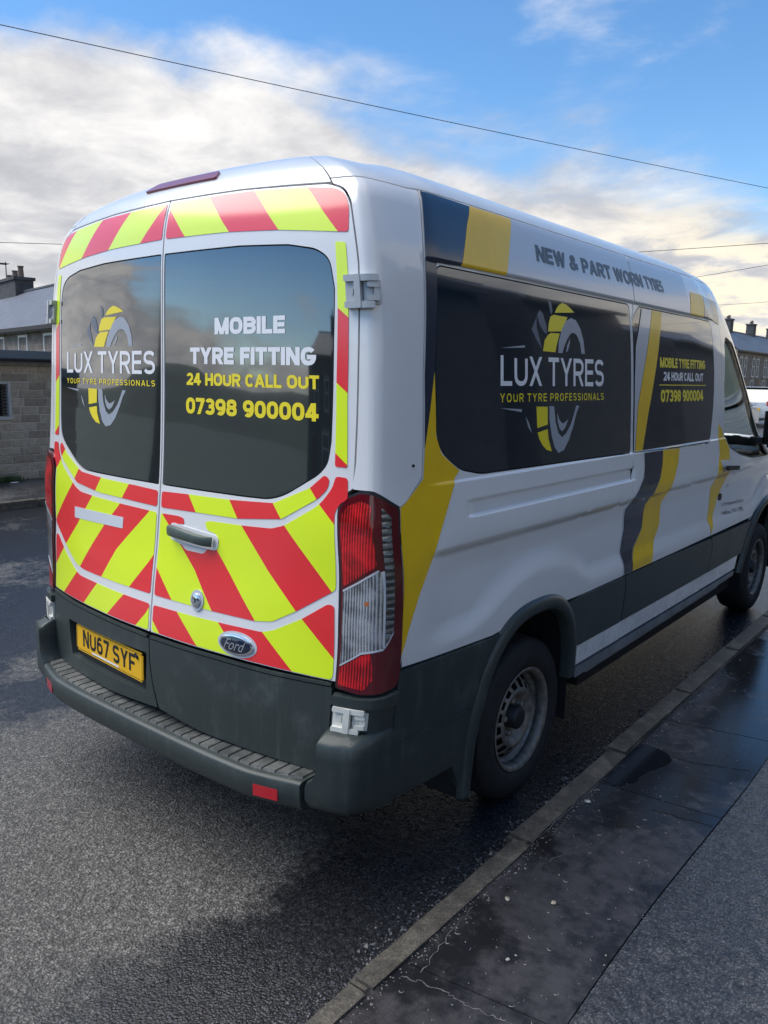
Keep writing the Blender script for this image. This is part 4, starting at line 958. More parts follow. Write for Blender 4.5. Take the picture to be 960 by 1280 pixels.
# --- cab door, wing, windscreen, front end
cwin=rnd([(4.735,1.440),(4.775,1.372),(4.995,1.306),(5.30,1.262),(5.86,1.245),(5.92,1.34),(5.925,1.60),(5.90,1.85),(5.86,2.04),(5.55,2.075),(5.40,2.03),(5.0,1.765)],.05)
DF=[(5.06,.585),(5.10,.70),(5.25,.86),(5.45,.92),(5.62,1.02),(5.70,1.16),(5.945,1.24),(5.965,1.60),(5.945,1.88),(5.915,2.10),(5.88,2.24),(5.86,2.386)]
def cab(g):
    o=[(4.205,.829)]+[(p[0]+.004,p[1],0) for p in Bp if p[1]>.8275]+[(p[0],p[1],0) for p in reversed(DF) if p[1]>.8275]+[(5.17,.8285,0)]
    dr=panel('cab_door',o,M_PAINT,van,g,wall=.05,ds=.04,dt=.04,tl=TL,holes=[cwin])
    panel('cab_window',shrink(cwin,.004),M_CLEARG,dr,g,off=-.006,wall=0)
    panel('window_surround',shrink(cwin,-.012),M_PLASTD,dr,g,off=-.004,wall=.03,holes=[shrink(cwin,.016)])
    panel('yellow_film',[(4.486,1.344),(4.35,1.25),(4.186,1.141),(4.152,.93),(4.205,.835),(4.258,.939),(4.325,1.053),(4.50,1.17),(4.66,1.26),(4.74,1.34),(4.765,1.365),(4.722,1.43),(4.70,1.50),(4.64,1.53)],M_YEL,dr,g,off=.0013,wall=.001,tl=TL,ds=.03)
    hp=panel('handle_recess',rnd([(4.44,1.225),(4.66,1.218),(4.69,1.29),(4.47,1.30)],.03),M_PAINT,dr,g,off=.004,wall=.004)
    hb=panel('door_handle',rnd([(4.415,1.236),(4.66,1.224),(4.70,1.247),(4.455,1.262)],.01),M_PLASTD,dr,g,off=.045,wall=.022)
    panel('lock',rnd([(4.352,1.035),(4.402,1.032),(4.41,1.078),(4.36,1.08)],.02),M_PLASTD,dr,g,off=.008,wall=.008)
    if g>0:
        decal_block('lettering','CALL US TODAY',[(4.629,1.180),(4.949,1.168),(4.655,1.203),(4.98,1.192)],M_BLKT,dr,th=.13,gap=.12)
        decal_block('lettering','01422 355 333',[(4.486,1.101),(4.911,1.082),(4.486,1.134),(4.912,1.116)],M_BLKT,dr,th=.18,gap=.08)
        decal_text('lettering','119 Haywood Lane',[(4.446,.978),(4.971,.950),(4.436,1.010),(4.955,.985)],M_BLKT,dr)
        decal_text('lettering','Halifax, HX1 4FB',[(4.46,.922),(4.949,.895),(4.447,.953),(4.93,.929)],M_BLKT,dr)
    # door mirror
    mr=panel('mirror_arm',[(5.80,1.25),(5.93,1.25),(5.93,1.40),(5.82,1.38)],M_PLASTD,van,g,off=.01,wall=.02)
    b=bmesh.new(); box(b,1.03,1.24,3.27,3.40,1.33,1.62); bmesh.ops.bevel(b,geom=b.edges[:],offset=.03,segments=3,affect='EDGES')
    box(b,.93,1.05,3.30,3.38,1.35,1.40)
    for v in b.verts: v.co.x*=g
    mo=bobj('door_mirror',b,M_PLASTD,van,smooth=True,auto=40)
    mesh('mirror_glass',[(g*1.05,3.266,1.36),(g*1.22,3.266,1.36),(g*1.22,3.266,1.59),(g*1.05,3.266,1.59)],[(0,1,2,3)],M_CHROME,mo)
    A=[p for p in arch(3.75,.345,.548,178,4) if p[1]>.50]
    fr=[p for p in A]
    o=[(p[0]+.005,p[1]) for p in DF if p[1]>.86 and p[1]<1.2]
    wing=[(5.12,.735)]+o+[(5.80,1.215),(6.0,1.22),(6.30,1.14),(6.62,1.04),(6.62,.60),(6.30,.60)]+[q for q in reversed(A) if q[1]>.60]
    wing=[q for q in wing]
    panel('front_wing',wing,M_PAINT,van,g,wall=.03,ds=.04,dt=.04,tl=TL)
    panel('headlight',rnd([(6.40,1.10),(6.63,1.03),(6.66,.86),(6.52,.84),(6.40,.95)],.02),mat('clear_lens',(.5,.52,.55),.08,coat=1),van,g,off=.006,wall=.02)
    panel('front_pillar',[(5.93,1.245),(6.10,1.245),(6.10,1.35),(6.13,1.60),(6.15,1.9),(6.16,2.2),(6.18,2.386),(5.865,2.386),(5.885,2.24),(5.92,2.10),(5.95,1.88),(5.972,1.60)],M_PAINT,van,g,wall=.03)
both(cab)
W2=2*SM
panel('windscreen',[(6.13,1.36),(W2-6.13,1.36),(W2-6.19,2.30),(6.19,2.30)],M_CLEARG,van,wall=0,off=-.004)
panel('windscreen_header',[(6.19,2.305),(W2-6.19,2.305),(W2-6.20,2.386),(6.20,2.386)],M_PAINT,van,wall=.02)
panel('bonnet',[(6.05,1.225),(6.3,1.148),(6.62,1.048),(W2-6.62,1.048),(W2-6.3,1.148),(W2-6.05,1.225),(W2-6.10,1.352),(6.10,1.352)],M_PAINT,van,wall=.02)
panel('grille',[(6.67,.66),(W2-6.67,.66),(W2-6.67,1.04),(6.67,1.04)],M_PLASTD,van,wall=.02,off=.002)
panel('front_bumper',[(6.10,.28),(W2-6.10,.28),(W2-6.24,.45),(W2-6.30,.595),(W2-6.65,.595),(W2-6.68,.65),(6.68,.65),(6.65,.595),(6.30,.595),(6.24,.45)],M_PLAST,van,wall=.03,off=.01)
# --- lower side cladding, sills, arches
def low(g):
    A=arch(0,.345,.545,150,10); A=[p for p in A if p[1]<.826]
    rearA=[p for p in arch(0,.345,.545,200,100) if p[1]<.828 and p[0]<1.9]
    # rear_lower_cladding, from the corner to the wheel arch
    o=[(1.062,.385),(1.062,.847),(1.30,.836),(1.575,.822)]+[(p[0],p[1]) for p in reversed(rearA)]+[(1.40,.37)]
    panel('rear_side_cladding',o,M_PLAST,van,g,off=.010,wall=.03,ds=.05,dt=.04)
    panel('cladding_crease',[(1.10,.590),(1.47,.572),(1.47,.578),(1.10,.598)],M_PLAST,van,g,off=.016,wall=.006)
    f1=[p for p in arch(0,.345,.545,75,5) if p[1]<.826 and p[1]>.585]
    panel('side_cladding',f1+[(2.345,.583),(2.836,.583),(2.829,.773),(2.803,.824),(2.335,.828)],M_PLAST,van,g,off=.008,wall=.02)
    panel('side_cladding',[(2.845,.583),(4.238,.580),(4.240,.744),(4.203,.810),(3.5,.822),(2.811,.824),(2.838,.773)],M_PLAST,van,g,off=.008,wall=.02)
    f2=[p for p in arch(3.75,.345,.545,178,100) if .583<p[1]<.80]
    panel('cab_door_cladding',[(4.247,.580)]+[(f2[0][0],.580)]+f2+[(4.8,.806),(4.212,.812),(4.250,.744)],M_PLAST,van,g,off=.008,wall=.02)
    for k,(s0,s1) in enumerate(((2.345,2.838),(2.843,4.140),(4.146,4.93))):
        panel('sill_panel',[(s0,.484),(s1,.482),(s1+(.003 if k<2 else .01),.576),(s0,.578)],M_PAINT,van,g,off=.004,wall=.03,dt=.03)
    panel('sill_step',rnd([(2.36,.415),(4.93,.43),(4.93,.466),(2.36,.466)],.01),mat('grey_sill_strip',(.16,.17,.18),.45,coat=.3,var=.3),van,g,off=.004,wall=.10)
    panel('sill_step_lower',rnd([(2.62,.355),(4.75,.365),(4.93,.41),(2.40,.40)],.01),MAT['grey_sill_strip'],van,g,off=-.045,wall=.12)
    # wheel arch trims: raised rings
    for yc,a1,a0 in ((0,205,7),(3.75,174,-10)):
        n=48; prof=[(-.066,-.035),(-.064,.008),(-.056,.018),(-.036,.022),(-.016,.017),(-.003,.005),(.0,-.01)]
        V=[];F=[]
        for k in range(n+1):
            th=R_(a0+(a1-a0)*k/n); 
            for r,h in prof:
                if yc==0 and math.degrees(th)>160: r=r+(math.degrees(th)-160)/45*.05
                y,z=arcpt(yc,math.degrees(th),r)
                z=max(z,.2); s=s_of_y(y); q=P1(s*g,max(z,.26),h+(0.004))
                V.append((q.x,q.y,z))
        m_=len(prof)
        for k in range(n):
            for j in range(m_-1):
                f=(k*m_+j,k*m_+j+1,(k+1)*m_+j+1,(k+1)*m_+j); F.append(f if g<0 else f[::-1])
        mesh('wheel_arch_trim',V,F,M_PLAST,van,smooth=True)
        b=bmesh.new(); n_=48; ra=[];rb=[]
        for k in range(n_):
            y_,z_=arcpt(yc,360*k/n_,-.055); ra.append(b.verts.new((.62*g,y_,z_))); rb.append(b.verts.new((1.0*g,y_,z_)))
        for k in range(n_): b.faces.new((ra[k],ra[(k+1)%n_],rb[(k+1)%n_],rb[k]))
        bmesh.ops.delete(b,geom=[f for f in b.faces if f.calc_center_median().z<.22],context='FACES')
        box(b,.60*g-.01,.60*g+.01,yc-.5,yc+.5,.22,.85)
        bobj('wheel_well',b,M_LINER,van,smooth=False)
both(low)
# mud flaps behind the rear wheels
def flap(g):
    b=bmesh.new(); box(b,.74,1.0,-.495,-.480,.17,.52); bmesh.ops.bevel(b,geom=[e for e in b.edges],offset=.006,segments=2,affect='EDGES')
    for v in b.verts: v.co.x*=g; v.co.y+=(.5-v.co.z)*.10
    bobj('mud_flap',b,M_PLASTD,van,smooth=True,auto=40)
both(flap)
# --- wheels
def wheel(x,y,g):
    wh=empty('wheel',(x,y,.350)); wh.parent=van
    b=bmesh.new()
    lathe(b,[(-.105,.225),(-.115,.25),(-.118,.29),(-.108,.325),(-.095,.342),(-.07,.349),(-.035,.352),(-.032,.344),(-.026,.344),(-.023,.353),(.023,.353),(.026,.344),(.032,.344),(.035,.352),(.07,.349),(.088,.345),(.101,.333),(.112,.310),(.117,.285),(.1165,.262),(.112,.243),(.102,.228),(.097,.222),(.06,.215)],72,'x')
    bobj('tyre',b,M_TYRE,wh,smooth=True,auto=50)
    b=bmesh.new(); n=96
    lathe(b,[(.060,.205),(.092,.212),(.103,.221),(.106,.226),(.108,.2235),(.104,.214),(.088,.206),(.060,.200),(.045,.186),(.035,.182)],n,'x')
    prof=[(.035,.182),(.040,.172),(.056,.162),(.068,.148),(.078,.132),(.082,.122),(.080,.112),(.066,.098),(.050,.088),(.044,.070),(.044,.048)]
    rings=lathe(b,prof,n,'x')
    kill=[]
    for f in b.faces:
        c=f.calc_center_median(); r=math.hypot(c.y,c.z); a=(math.degrees(math.atan2(c.z,c.y))%(360/16))/(360/16)
        if .136<r<.182 and c.x<.09 and a<.60: kill.append(f)
    bmesh.ops.delete(b,geom=kill,context='FACES')
    rm=bobj('rim',b,M_STEEL,wh,smooth=True,auto=45)
    m=rm.modifiers.new('s','SOLIDIFY'); m.thickness=.006; m.offset=-1
    b=bmesh.new(); lathe(b,[(.0,.19),(.0,.001)],40,'x'); bobj('brake_disc',b,M_LINER,wh)
    b=bmesh.new(); lathe(b,[(.044,.052),(.086,.050),(.094,.044),(.096,.030),(.096,.001)],32,'x'); bobj('hub_cap',b,M_PLASTD,wh,smooth=True,auto=50)
    for k in range(5):
        t=2*math.pi*k/5+.5; b=bmesh.new(); lathe(b,[(.044,.014),(.066,.0135),(.070,.009),(.070,.001)],6,'x'); 
        o=bobj('wheel_nut',b,M_STEEL,wh); o.location=(0,math.cos(t)*.073,math.sin(t)*.073)
    if g<0: wh.rotation_euler=(0,0,math.pi)
    return wh
for y in (0,3.75):
    for g in (1,-1): wheel((.866 if y==0 else .862)*g,y,g)
# --- dark inner shell, floor and cab interior
def inner():
    s_=np.concatenate([np.arange(-SM,-.9,.1),np.arange(-.9,.91,.1),np.arange(1.0,SM+.01,.1)]); t_=np.arange(.46,2.36,.1)
    SS,TT_=np.meshgrid(s_,t_,indexing='ij'); q,_=PN(SS.ravel(),TT_.ravel(),np.full(SS.size,-.04)); 
    F=[]; nt_=len(t_)
    for i in range(len(s_)-1):
        for j in range(nt_-1):
            c=q[i*nt_+j:i*nt_+j+1][0]; cc=(q[i*nt_+j]+q[(i+1)*nt_+j+1])/2
            if min(math.hypot(cc[1],cc[2]-.345),math.hypot(cc[1]-3.75,cc[2]-.345))<.60 and abs(cc[0])>.6: continue
            if cc[1]>1.75 and cc[2]>1.2: continue
            F.append((i*nt_+j,(i+1)*nt_+j,(i+1)*nt_+j+1,i*nt_+j+1))
    mesh('inner_lining',q,F,M_LINER,van)
inner()
b=bmesh.new(); box(b,-.68,.68,-1.02,4.5,.27,.47); box(b,-.93,.93,.62,3.15,.30,.46); box(b,-.90,.90,-1.0,-.60,.36,.50); bobj('chassis',b,M_LINER,van)
b=bmesh.new(); box(b,-.82,.82,1.80,1.84,.45,2.28); bobj('bulkhead',b,mat('bulkhead_grey',(.05,.05,.055),.6),van)
b=bmesh.new(); box(b,-.90,.90,3.55,3.95,.9,1.28); bobj('dashboard',b,M_PLASTD,van,bevel=.04,seg=3,smooth=True,auto=40)
for x in (-.55,-.1,.5):
    st=empty('cab_seat',(x,0,0)); st.parent=van
    for nm,d in (('seat_cushion',(-.22,.22,2.45,2.95,.75,.95)),('seat_back',(-.21,.21,2.30,2.46,.92,1.48)),('headrest',(-.12,.12,2.28,2.38,1.50,1.70))):
        b=bmesh.new(); box(b,*d); bobj(nm,b,mat('seat_fabric',(.03,.03,.035),.8),st,bevel=.04,seg=3,smooth=True,auto=60)
b=bmesh.new()
tube(b,[(.5+.19*math.cos(k*math.pi/12),3.42-.07*math.sin(k*math.pi/12),1.22+.18*math.sin(k*math.pi/12)) for k in range(25)],.014); bobj('steering_wheel',b,M_PLASTD,van,smooth=True)
# --- rear doors
BND=dict(k0=[(.07,1.0+.005),(.0,1.075)],)
kz={ # stripe borders: (t, s) samples, top to bottom
 'k-1':[(.95,-.06),(.875,-.004),(.814,.059)],
 'k0':[(1.30,-.19),(1.067,.006),(.955,.114),(.919,.147),(.815,.264)],
 'k1':[(1.40,-.10),(1.255,.030),(1.162,.137),(1.085,.223),(.955,.324),(.92,.358),(.809,.477)],
 'k2':[(1.40,.135),(1.351,.167),(1.292,.210),(1.26,.228),(1.172,.325),(1.09,.402),(.958,.519),(.926,.552),(.81,.69)],
 'k3':[(1.40,.345),(1.352,.380),(1.296,.419),(1.271,.441),(1.137,.559),(1.019,.682),(.997,.706),(.888,.826),(.81,.91)],
 'k4':[(1.40,.552),(1.364,.579),(1.315,.615),(1.297,.628),(1.103,.811),(1.0,.91)],
 'k5':[(1.50,.67),(1.426,.734),(1.393,.760),(1.377,.772),(1.312,.837),(1.2,.94)]}
KN=['k-1','k0','k1','k2','k3','k4','k5']
def sat(k,t):
    a=sorted(kz[k]); return float(np.interp(t,[p[0] for p in a],[p[1] for p in a]))
def stripes(region,name,parent,g,first,names,shift=0,off=.0018):
    lines=[]
    t0=min(p[1] for p in region);t1=max(p[1] for p in region)
    for k in names:
        a=kz[k]
        for (ta,sa),(tb,sb) in zip(a,a[1:]):
            if min(ta,tb)>t1 or max(ta,tb)<t0: continue
            lines.append(((sa+shift,ta),(sb+shift,tb)))
    def cls(s,t):
        n=sum(1 for k in names if s>sat(k,t)+shift)
        return (first+n)%2
    return panel(name,rnd(region,.012,4),[M_LIME,M_RED],parent,g,off=off,wall=.0008,ds=.06,dt=.06,lines=lines,cls=cls)
def linstripes(region,name,parent,g,first,segs,shift=0,r=.012):
    segs=[((a[0]+shift,a[1]),(b_[0]+shift,b_[1])) for a,b_ in segs]
    def cls(s,t):
        n=0
        for a,b_ in segs:
            # to the lower-left of the line means not yet crossed
            d=(b_[0]-a[0])*(t-a[1])-(b_[1]-a[1])*(s-a[0])
            if d>0: n+=1
        return (first+n)%2
    return panel(name,rnd(region,r,4),[M_LIME,M_RED],parent,g,off=.0018,wall=.0008,ds=.06,dt=.06,lines=segs,cls=cls)
dwin=rnd([(.010,2.206),(.433,2.204),(.656,2.193),(.775,2.173,.05),(.826,2.140,.04),(.838,2.05),(.828,1.9),(.815,1.58),(.803,1.509,.04),(.768,1.472,.05),(.628,1.392,.06),(.560,1.3725,.05),(.428,1.370),(.010,1.369)],.008)
def reardoor(g):
    sh=0 if g>0 else .0
    sb=[(.006*g+.0,.49)]
    drp=[(.004,.812),(.004,2.396,.006),(.433,2.389),(.845,2.367,.02),(.897,2.345,.025),(.921,2.30,.02),(.929,2.119),(.912,1.833),(.898,1.515),(.893,1.440,.0),(.862,1.418,.03),(.838,1.372,.02),(.8345,1.10),(.8415,.812)]
    dr=panel('rear_door',rnd(drp,.003),M_PAINT,van,g,wall=.035,ds=.05,dt=.04,holes=[dwin],tl=TL)
    wn=panel('rear_window',shrink(dwin,.005),M_GLASS,dr,g,off=-.0015,wall=.02,ds=.05,dt=.05)
    panel('window_gasket',shrink(dwin,-.001),M_PLASTD,dr,g,off=-.006,wall=0,holes=[shrink(dwin,.012)])
    s2=0 if g>0 else .037
    # reflective chevron film, one sheet per pressed field of the door
    linstripes([(.0125,2.388),(.50,2.379),(.76,2.362),(.868,2.350,.03),(.905,2.328,.04),(.916,2.290,.02),(.903,2.214),(.615,2.240),(.372,2.252),(.0125,2.257)],'chevron_film',dr,g,1,
        [((.131,2.257),(-.002,2.377)),((.377,2.253),(.254,2.381)),((.619,2.239),(.499,2.378)),((.865,2.216),(.753,2.360))],shift=s2*.8)
    linstripes([(.851,2.188),(.889,2.184),(.889,2.095),(.880,1.9),(.872,1.70),(.873,1.502),(.829,1.502),(.834,1.76),(.846,1.995)],'chevron_film',dr,g,0,
        [((.881,1.962),(.844,1.992)),((.873,1.733),(.834,1.764)),((.876,1.509),(.830,1.546))][::1] and [((.844,1.992),(.881,1.962)),((.834,1.764),(.873,1.733)),((.830,1.546),(.876,1.509))][::-1] ,r=.008) if False else None
    # vertical strip: colour changes along its height
    vs=[((.844,1.992),(.881,1.962)),((.834,1.764),(.873,1.733)),((.830,1.546),(.876,1.509))]
    def vcls(s,t):
        n=0
        for a,b_ in vs:
            if t<a[1]+(b_[1]-a[1])*(s-a[0])/(b_[0]-a[0]): n+=1
        return n%2
    panel('chevron_film',rnd([(.851,2.188),(.889,2.184),(.889,2.095),(.881,1.9),(.873,1.70),(.874,1.503),(.829,1.503),(.834,1.76),(.846,1.995)],.008,4),[M_LIME,M_RED],dr,g,off=.0018,wall=.0008,lines=vs,cls=vcls)
    stripes([(.0125,1.346),(.167,1.351),(.380,1.354),(.583,1.364),(.732,1.427),(.790,1.474,.02),(.809,1.462,.02),(.802,1.430,.03),(.764,1.396),(.617,1.315),(.422,1.294),(.216,1.291),(.0125,1.286)],'chevron_film',dr,g,1,['k2','k3','k4','k5'],s2)
    A=[(.0125,1.264),(.285,1.269),(.45,1.273),(.576,1.279),(.628,1.295),(.772,1.377,.04),(.821,1.437,.03),(.832,1.473),(.876,1.471),(.876,1.402,.02),(.852,1.392,.03),(.8285,1.36,.02),(.8245,1.112),(.810,1.101),(.682,1.018),(.590,.967),(.519,.956),(.324,.955),(.0125,.955)]
    if g>0:
        A=[(.0125,1.264),(.115,1.266),(.146,1.262,.01),(.150,1.240,.006),(.100,1.236,.01),(.071,1.216,.01),(.080,1.176,.01),(.140,1.165,.01),(.165,1.148,.02),(.262,1.148,.02),(.280,1.170,.01),(.325,1.172,.01),(.337,1.205,.01),(.320,1.226,.01),(.272,1.236,.01),(.262,1.262,.01),(.285,1.269)]+A[2:]
        # cut-out for the lock
        dr2=A
    stripes(A,'chevron_film',dr,g,1,['k0','k1','k2','k3','k4','k5'],s2)
    stripes([(.0125,.917),(.356,.921),(.552,.924),(.600,.940),(.706,.997),(.800,1.062),(.822,1.058),(.832,.829),(.826,.815),(.0125,.816)],'chevron_film',dr,g,0,['k-1','k0','k1','k2','k3'],s2)
    # lower plastic trim
    if g>0: o=[(.006,.785),(.012,.70),(.028,.62),(.048,.565),(.060,.525),(.30,.500),(.835,.490),(.838,.66),(.8345,.792),(.60,.786),(.30,.787)]
    else: o=[(-.001,.785),(-.006,.70),(-.022,.62),(-.040,.565),(-.050,.525),(.30,.500),(.835,.490),(.838,.66),(.8345,.792),(.60,.786),(.30,.787)]
    hl=[]
    if g<0: hl=[rnd([(.016,.565),(.632,.556),(.652,.712),(.010,.728)],.012)]
    tr=panel('lower_door_trim',rnd(o,.006),M_PLAST,van,g,off=.007,wall=.03,holes=hl,ds=.05,dt=.04)
    panel('trim_lip',[(.010,.7895),(.30,.7915),(.60,.7905),(.832,.7965),(.832,.8065),(.60,.8005),(.30,.8015),(.010,.7995)],M_PLAST,dr,g,off=.009,wall=.012)
    if g<0:
        panel('plate_recess',[(.0,.545),(.65,.545),(.67,.73),(.0,.74)],M_PLASTD,tr,g,off=-.022,wall=0)
        # number plate: a flat sheet just inside the recess
        a=P1(-.600,.590,-.006);c=P1(-.050,.592,-.008);d_=P1(-.600,.708,-.006)
        ux=(c-a); L=ux.length; ux.normalize(); uz=(d_-a); H=uz.length; uz=(uz-ux*uz.dot(ux)).normalized(); un=ux.cross(uz)
        npo=empty('number_plate'); npo.parent=van
        M=Matrix(((ux.x,uz.x,un.x,a.x),(ux.y,uz.y,un.y,a.y),(ux.z,uz.z,un.z,a.z),(0,0,0,1)))
        def flat(name,poly,m,z,parent=npo,th=0):
            lp=[Vector((p[0],p[1],0)) for p in poly]; tri=tessellate_polygon([lp])
            return mesh(name,[M@Vector((p[0],p[1],z)) for p in poly],[tuple(t) for t in tri],m,parent)
        bb=bmesh.new(); box(bb,0,L,0,H,0,.004)
        bmesh.ops.bevel(bb,geom=[e for e in bb.edges if abs((e.verts[0].co-e.verts[1].co).z)>.003],offset=.010,segments=4,affect='EDGES'); bb.transform(M)
        bobj('plate_sheet',bb,mat('plate_amber',(.80,.44,.012),.35,coat=.5,var=.06),npo)
        def ptext(body,x0,x1,y0,y1,m,th):
            for polys in layout(body,th,.16,.3):
                V=[];F=[]
                for k,p in enumerate(polys):
                    F.append(tuple(range(len(V),len(V)+len(p)))); V+=[M@Vector((x0+(x1-x0)*a,y0+(y1-y0)*c,.0052+(k%13)*2e-5)) for a,c in p]
                mesh('characters',V,F,m,npo)
        bl=mat('plate_black',(.012,.012,.014),.4)
        ptext('NU67',.060*L/.55,L*.515,.026,H-.018,bl,.18); ptext('SYF',L*.575,L*.89,.026,H-.018,bl,.18)
        flat('plate_footer',[(L*.25,.011),(L*.66,.011),(L*.66,.019),(L*.25,.019)],M_WHT,.0052)
        fr=[((.006,.006),(L-.006,.008)),((.006,H-.008),(L-.006,H-.006)),((.006,.006),(.008,H-.006)),((L-.008,.006),(L-.006,H-.006))]
        for p,q in fr: flat('plate_border',[(p[0],p[1]),(q[0],p[1]),(q[0],q[1]),(p[0],q[1])],bl,.0050)
        bb=bmesh.new()
        for (x,y,r) in ((L*.905,H-.016,.007),(L*.925,H-.020,.007),(L*.935,H-.026,.005)):
            bmesh.ops.create_icosphere(bb,subdivisions=2,radius=r,matrix=M@Matrix.Translation((x,y,.007)))
        bobj('cable_stub',bb,M_PLASTD,npo,smooth=True)
        panel('blank_white_patch',[(.226,1.173),(.620,1.163),(.622,1.210),(.226,1.217)],mat('white_patch',(.62,.65,.68),.4,coat=.5),dr,g,off=.003,wall=.001)
        decal_block('lettering','LUX TYRES',[(-.755,1.776),(-.049,1.777),(-.757,1.863),(-.049,1.863)],M_WHT,wn,th=.155,gap=.13,space=.45)
        decal_block('lettering','YOUR TYRE PROFESSIONALS',[(-.754,1.731),(-.049,1.732),(-.755,1.753),(-.049,1.754)],M_YELT,wn,th=.16,gap=.30,space=.75)
        logo(wn,-.755,.706,1.776,.087,1)
    else:
        decal_block('lettering','MOBILE',[(.296,1.917),(.629,1.916),(.297,1.972),(.631,1.972)],M_WHT,wn,th=.25,gap=.05)
        decal_block('lettering','TYRE FITTING',[(.162,1.816),(.755,1.815),(.163,1.873),(.756,1.872)],M_WHT,wn,th=.25,gap=.05)
        decal_block('lettering','24 HOUR CALL OUT',[(.142,1.742),(.766,1.741),(.142,1.785),(.766,1.784)],M_YELT,wn,th=.23,gap=.05)
        decal_block('lettering','07398 900004',[(.139,1.641),(.763,1.640),(.139,1.698),(.763,1.697)],M_YELT,wn,th=.235,gap=.05)
        # handle, its cup, lock and oval badge
        cup=panel('handle_cup',rnd([(.165,1.152),(.262,1.152),(.270,1.20),(.262,1.258),(.150,1.258),(.158,1.20)],.04,8),M_PAINT,dr,g,off=-.004,wall=0)
        panel('handle_backplate',rnd([(.076,1.175),(.330,1.168),(.335,1.220),(.076,1.240)],.022,6),M_PAINT,dr,g,off=.004,wall=.004,holes=[rnd([(.150,1.158),(.262,1.158),(.262,1.250),(.150,1.250)],.045,8)] if False else ())
        bb=bmesh.new(); pts=[(.090,1.211,.012),(.105,1.213,.030),(.14,1.214,.040),(.20,1.210,.044),(.26,1.204,.042),(.295,1.200,.034),(.312,1.198,.014)]
        ctr=[P1(*p) for p in pts]
        rings=[]
        for i,c_ in enumerate(ctr):
            d=(ctr[min(i+1,len(ctr)-1)]-ctr[max(i-1,0)]).normalized(); up=Vector((0,0,1)); up=(up-d*up.dot(d)).normalized(); nn=d.cross(up)
            rr=[.020,.021,.022,.020,.019,.018,.018][i]; rings.append([bb.verts.new(c_+up*rr*(abs(math.sin(a))**.6)*math.copysign(1,math.sin(a))+nn*.011*math.cos(a)) for a in [2*math.pi*k/16 for k in range(16)]])
        for A_,B_ in zip(rings,rings[1:]):
            for k in range(16): bb.faces.new((A_[k],A_[(k+1)%16],B_[(k+1)%16],B_[k]))
        bb.faces.new(rings[0]);bb.faces.new(rings[-1][::-1])
        bobj('door_handle',bb,mat('olive_grey_plastic',(.075,.10,.085),.4,var=.1,vscale=40),dr,smooth=True,auto=60)
        def disc(name,s,t,rx,rz,off,th,m,n=40,dome=0):
            V=[];F=[]
            for k in range(n):
                a=2*math.pi*k/n; V.append(P1(s+rx*math.cos(a),t+rz*math.sin(a),off-th))
            for k in range(n):
                a=2*math.pi*k/n; V.append(P1(s+rx*math.cos(a),t+rz*math.sin(a),off))
            for k in range(n):
                a=2*math.pi*k/n; V.append(P1(s+rx*.86*math.cos(a),t+rz*.86*math.sin(a),off+dome))
            for j in (0,1):
                for k in range(n): F.append((j*n+k,j*n+(k+1)%n,(j+1)*n+(k+1)%n,(j+1)*n+k))
            F.append(tuple(range(2*n,3*n))); 
            o=mesh(name,V,F,m,dr,smooth=True); o.data.set_sharp_from_angle(angle=R_(35)); return o
        disc('lock_escutcheon',.252,.981,.032,.038,.006,.006,M_SILV)
        disc('lock_barrel',.252,.981,.021,.025,.012,.008,M_CHROME,dome=.002)
        disc('key_slot',.252,.981,.003,.009,.0155,.002,M_PLASTD,n=8)
        disc('badge_surround',.452,.861,.087,.045,.003,.003,M_SILV)
        disc('badge_rim',.452,.861,.075,.035,.009,.008,M_CHROME,dome=.002)
        disc('badge_field',.452,.861,.066,.0285,.0125,.003,mat('badge_blue',(.006,.014,.035),.15,coat=1),dome=.002)
        decal_text('badge_script','Ford',[(.404,.842),(.496,.842),(.408,.880),(.500,.880)],M_CHROME,dr,off=.0162,bold=.0,font=False,shear=.35)
    # hinges
    for (z0,z1,s0,s1,m,of) in ((1.985,2.083,.884,1.000,M_HINGE,.024),(.654,.738,.850,.962,mat('cream_hinge_paint',(.66,.65,.58),.4,coat=.3,var=.08,vscale=30),.026)):
        h=empty('door_hinge'); h.parent=van
        hh=z1-z0; w_=s1-s0
        def hp(name,a0,a1,b0,b1,o_,wl): return panel(name,rnd([(s0+w_*a0,z0+hh*b0),(s0+w_*a1,z0+hh*b0),(s0+w_*a1,z0+hh*b1),(s0+w_*a0,z0+hh*b1)],.004,3),m,h,g,off=o_,wall=wl)
        hp('hinge_leaf',.0,.42,.16,.84,of*.55,of*.9); hp('hinge_arm',.0,.90,.80,1.0,of,of*1.3); hp('hinge_arm',.0,.80,.0,.20,of,of*1.3)
        hp('hinge_knuckle',.34,.52,.0,1.0,of*1.12,of); hp('hinge_plate',.56,1.0,.14,.86,of*.35,of*.6)
        hp('hinge_link',.66,.92,.62,.78,of*.9,of*.6); hp('hinge_link',.66,.92,.22,.38,of*.9,of*.6); hp('hinge_link',.80,.94,.36,.64,of*.8,of*.6)
        hp('hinge_bolt',.19,.26,.42,.60,of*.75,.006)
    # dark cushion behind the upper hinge, pressed pocket look
    panel('hinge_shadow_seal',[(.90,1.955),(.935,1.965),(.935,2.105),(.905,2.115)],M_PLASTD,van,g,off=.001,wall=0) if False else None
both(reardoor)
